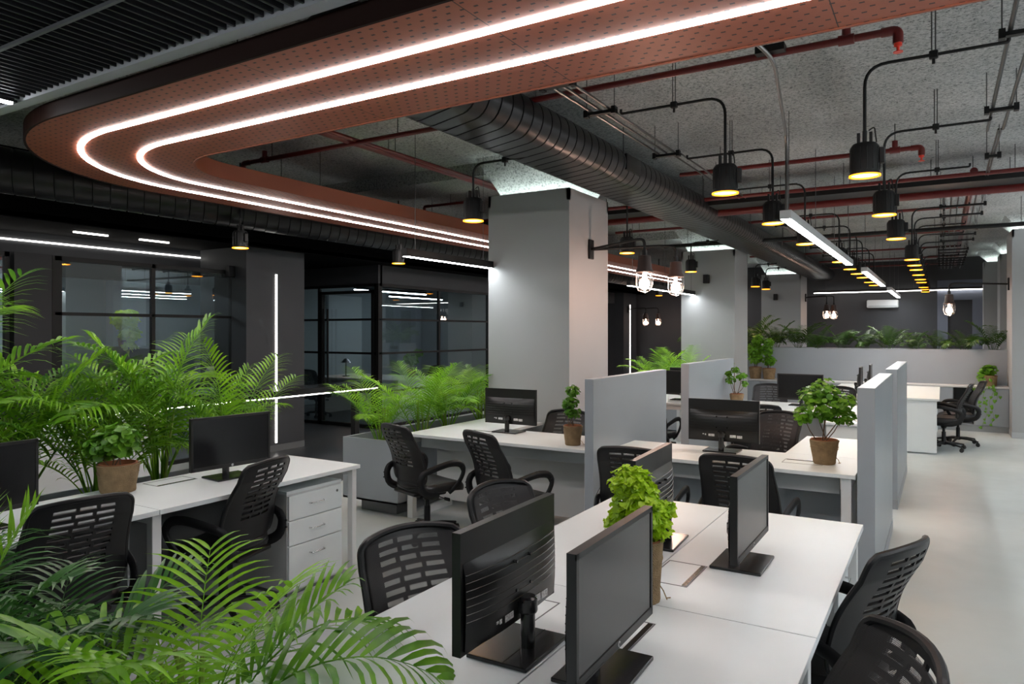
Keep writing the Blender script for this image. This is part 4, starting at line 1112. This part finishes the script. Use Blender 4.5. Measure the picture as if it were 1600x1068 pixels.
potted('tall dark bushy plant in a burlap pot at the left end of the cabinets', (-3.08, 14.2, .75), .10, .12, .22, [(0, 0, .40, .14, 260), (-.02, 0, .58, .15, 280), (.05, 0, .75, .12, 200)], 'leaf_round', .022, 13)
potted('bushy plant in a burlap pot, right of the dark bushy one on the cabinets', (-2.82, 14.15, .75), .10, .12, .20, [(0, 0, .36, .12, 220), (-.05, 0, .55, .13, 240), (.0, 0, .70, .10, 130)], 'leaf_round', .022, 15)
potted('leafy plant in a pot behind the left glass wall', (-9.5, 5.60, 1.45), .09, .10, .14, [(0, 0, .36, .17, 300), (.10, .0, .18, .13, 160), (.16, -.05, .0, .09, 90)], 'leaf_bright', .032, 17, group='plants in the glass rooms')
potted('small leafy plant on the desk inside the corner glass room', (-9.1, 11.2, .75), .07, .09, .14, [(0, 0, .36, .14, 110), (.08, .1, .48, .09, 60)], 'leaf_round', .045, 19, group='plants in the glass rooms')
# trailing plant on the cabinets
t = root('trailing_plant', 'trailing green vine in a pale burlap pot on the cabinet by the column', 'potted plant', (.66, 14.2, .75), 0)
pot_parts(.11, .125, .17, t, tie=False)
ob('foliage', leaf_blob([(0, 0, .26, .12, 160), (-.10, -.05, .17, .07, 50)], 'leaf_round', .03, 31), 'leaf_round', t)
g = G(); gl = G(); rnd = random.Random(5)
for (x0, ln, ph) in ((-.16, .45, 0), (-.06, .70, 1), (.03, .62, 2), (-.22, .30, 3), (.08, .30, 4)):
    pts = [(x0 * .4, -.08, .18), (x0 * .8, -.20, .10)]; k = 0
    zz = .0
    while zz > -ln: pts.append((x0 + .03 * math.sin(zz * 14 + ph), -.225 - .01 * math.sin(zz * 9), zz)); zz -= .06
    g.tube(pts, .0025, 5)
    for p in pts[1:]:
        c = Vector(p) + Vector((rnd.uniform(-.04, .04), -.012, rnd.uniform(-.02, .02))); s_ = rnd.uniform(.022, .038); an = rnd.uniform(-.8, .8)
        ca, sa = math.cos(an), math.sin(an)
        out = [(0, .5), (.55, .75), (.8, .2), (.45, -.5), (0, -1.1), (-.45, -.5), (-.8, .2), (-.55, .75)]
        vs = [c + Vector((0, -.006, 0))] + [c + Vector(((a * ca - b_ * sa) * s_, .008 * abs(a), (a * sa + b_ * ca) * s_)) for a, b_ in out]
        gl.add(vs, [(0, i + 1, (i + 1) % 8 + 1) for i in range(8)], True)
ob('vine', g, 'stem_green', t); ob('vine_leaves', gl, 'leaf_round', t)

# ---------------------------------------------------------------- high black counter by the glass rooms
ct = root('high_counter', 'long black high counter with a light line under its edge', 'counter')
ob('countertop', G().box(-7.12, -6.64, 1.2, 7.5, .885, .955), 'dark_top', ct, bevel=.003)
ob('under_light', G().box(-6.66, -6.645, 1.25, 7.45, .872, .884), 'led_thin', ct)
ob('front_panel', G().box(-6.74, -6.70, 1.2, 4.35, .05, .872), 'laminate_side', ct)
for y in (4.3, 7.3): ob('leg', G().box(-7.0, -6.92, y, y + .08, 0, .885), 'black_metal', ct)

# ---------------------------------------------------------------- glass rooms
def glazing(idx, p0, p1, posts, z0, z1, rails, m='black_metal', th=.05, door=None, broad=()):
    """a framed glass wall from p0 to p1"""
    a = Vector((*p0, 0)); b = Vector((*p1, 0)); d = (b - a); L = d.length; an = math.atan2(d.y, d.x)
    w = struct('window_%d' % idx, G().box(0, L, -.004, .004, z0, z1), 'pane_glass', loc=(a.x, a.y, 0), rz=an)
    g = G()
    for k, s_ in enumerate(posts):
        wd = .10 if s_ in broad else .045; g.box(s_ - wd / 2, s_ + wd / 2, -th / 2, th / 2, z0, z1)
    for z in rails: g.box(0, L, -th / 2, th / 2, z - .018, z + .018)
    g.box(0, L, -th / 2, th / 2, z1 - .05, z1).box(0, L, -th / 2, th / 2, z0, z0 + .05)
    ob('window_frame', g, m, w)
    return w
glazing(1, (-8.2, 4.04), (-8.2, 6.9), [.02, 1.12, 2.24, 2.84], 0, 2.47, [1.845, .95], broad=(.02,))
glazing(2, (-8.2, -1.), (-8.2, 3.6), [1.2, 2.6, 4.58], 0, 2.47, [1.845, .95])
struct('wall_post', G().box(-8.3, -8.12, 3.62, 3.98, 0, 2.47), 'dark_paint')
glazing(3, (-10.6, 9.2), (-8.2, 9.2), [.02, 1.02, 2.36], 0, 2.47, [1.86, 1.28, .62])
glazing(4, (-8.2, 9.2), (-8.2, 15.6), [.03, 1.7, 3.4, 5.1, 6.37], 0, 2.47, [1.86, 1.28, .62], broad=(.03,))
w = bpy.data.objects['window_3']
struct('door_2', G().box(-9.55, -9.49, 9.16, 9.24, 0, 2.36).box(-8.32, -8.27, 9.16, 9.24, 0, 2.36).box(-9.55, -8.27, 9.16, 9.24, 2.31, 2.36).box(-9.55, -8.27, 9.16, 9.24, 0, .06), 'black_metal')
dd = bpy.data.objects['door_2']
for x in (-9.38, -9.28): ob('door_handle', G().tube([(x, 9.10, .75), (x, 9.10, 2.05)], .018, 8), 'black_metal', dd)
# inside the rooms
struct('wall_room_divider', G().box(-13, -8.3, 7.2, 7.3, 0, 2.78), 'room_grey')
struct('wall_room_near', G().box(-13, -8.3, 2.7, 2.8, 0, 2.78), 'dark_paint')
struct('wall_room_far', G().box(-13, -8.3, 15.6, 15.7, 0, 2.78), 'room_grey')
struct('wall_room_inner', G().box(-11.6, -11.5, 2.8, 7.2, 0, 2.78), 'room_grey')
struct('wall_room_panel', G().box(-11.5, -11.3, 6.45, 7.0, 0, 2.7), 'room_light')
struct('wall_meeting', G().box(-12.4, -12.3, 9.3, 15.6, 0, 2.78), 'room_grey')
struct('wall_meeting_panel', G().box(-12.3, -12.2, 12.0, 13.1, 0, 2.5), 'room_light')
for i, (x, y, y1, lab) in enumerate(((-9.6, 4.6, 6.4, 'white light line inside the left glass room'), (-10.6, 4.2, 5.2, 'shorter light line deeper inside the left glass room'), (-9.7, 10.2, 12.4, 'light line inside the corner glass room'), (-10.9, 12.6, 14.6, 'light line at the back of the corner glass room'))):
    t = root('room_light_line', lab, 'light'); ob('diffuser', G().box(x, x + .04, y, y1, 2.45, 2.47), 'led_soft' if i in (0, 1) else 'led_soft', t)
    ob('housing', G().box(x - .01, x + .05, y, y1, 2.47, 2.52), 'black_metal', t); 
    ob('suspension_wire', G().tube([(x + .02, y + .2, 2.52), (x + .02, y + .2, 2.78)], .003, 6).tube([(x + .02, y1 - .2, 2.52), (x + .02, y1 - .2, 2.78)], .003, 6), 'rod', t)
t = root('plant_stand', 'dark shelf holding the plant behind the left glass wall', 'shelf')
ob('body', G().box(-9.65, -9.35, 5.3, 5.9, 0, 1.45), 'dark_paint', t)
ds = root('room_desk', 'pale desk inside the corner glass room', 'desk')
ob('tabletop', G().box(-10.9, -8.6, 10.2, 11.5, .72, .75), 'laminate_side', ds)
for x in (-10.8, -8.75): ob('leg', G().box(x, x + .06, 10.3, 11.4, 0, .72), 'white_metal', ds)
chair(-10.4, 9.9, 100, 'black chair inside the corner glass room by the door', 'chairs in the glass rooms')
chair(-9.3, 11.95, 260, 'black chair behind the desk inside the corner glass room', 'chairs in the glass rooms')
lm = root('desk_lamp', 'glowing small lamp on the desk inside the corner glass room', 'lamp', (-10.3, 10.6, .75))
ob('base', G().lathe([(.001, 0), (.07, 0), (.07, .015), (.012, .02), (.012, .30), (.001, .30)], 16, cap=False), 'black_metal', lm)
ob('shade', G().lathe([(.11, .28), (.03, .36), (.001, .36)], 16, cap=False), 'chrome', lm); ob('bulb', G().lathe([(.001, .27), (.028, .285), (.028, .31), (.001, .33)], 12, cap=False), 'bulb', lm)

# ---------------------------------------------------------------- world, camera, render look
w = bpy.data.worlds.new('World'); S.world = w; w.use_nodes = True
w.node_tree.nodes['Background'].inputs['Color'].default_value = (.5, .55, .6, 1); w.node_tree.nodes['Background'].inputs['Strength'].default_value = .02
cam = bpy.data.cameras.new('camera'); co = bpy.data.objects.new('camera', cam); link(co)
co.location = (0, 0, 1.65); co.rotation_euler = (PI / 2, 0, math.atan2(672, 1115))
cam.sensor_width = 36; cam.lens = 1115 / 1600 * 36; cam.shift_y = -16 / 1600; cam.clip_start = .02; cam.clip_end = 100
S.camera = co
S.view_settings.view_transform = 'Standard'; S.view_settings.look = 'None'; S.view_settings.gamma = 1; S.view_settings.exposure = 0.85
try: S.view_settings.use_curve_mapping = False
except Exception: pass
S.cycles.use_denoising = True
S.cycles.max_bounces = 7; S.cycles.diffuse_bounces = 4; S.cycles.glossy_bounces = 4; S.cycles.transparent_max_bounces = 16
S.cycles.sample_clamp_indirect = 6
S.cycles.caustics_reflective = False; S.cycles.caustics_refractive = False
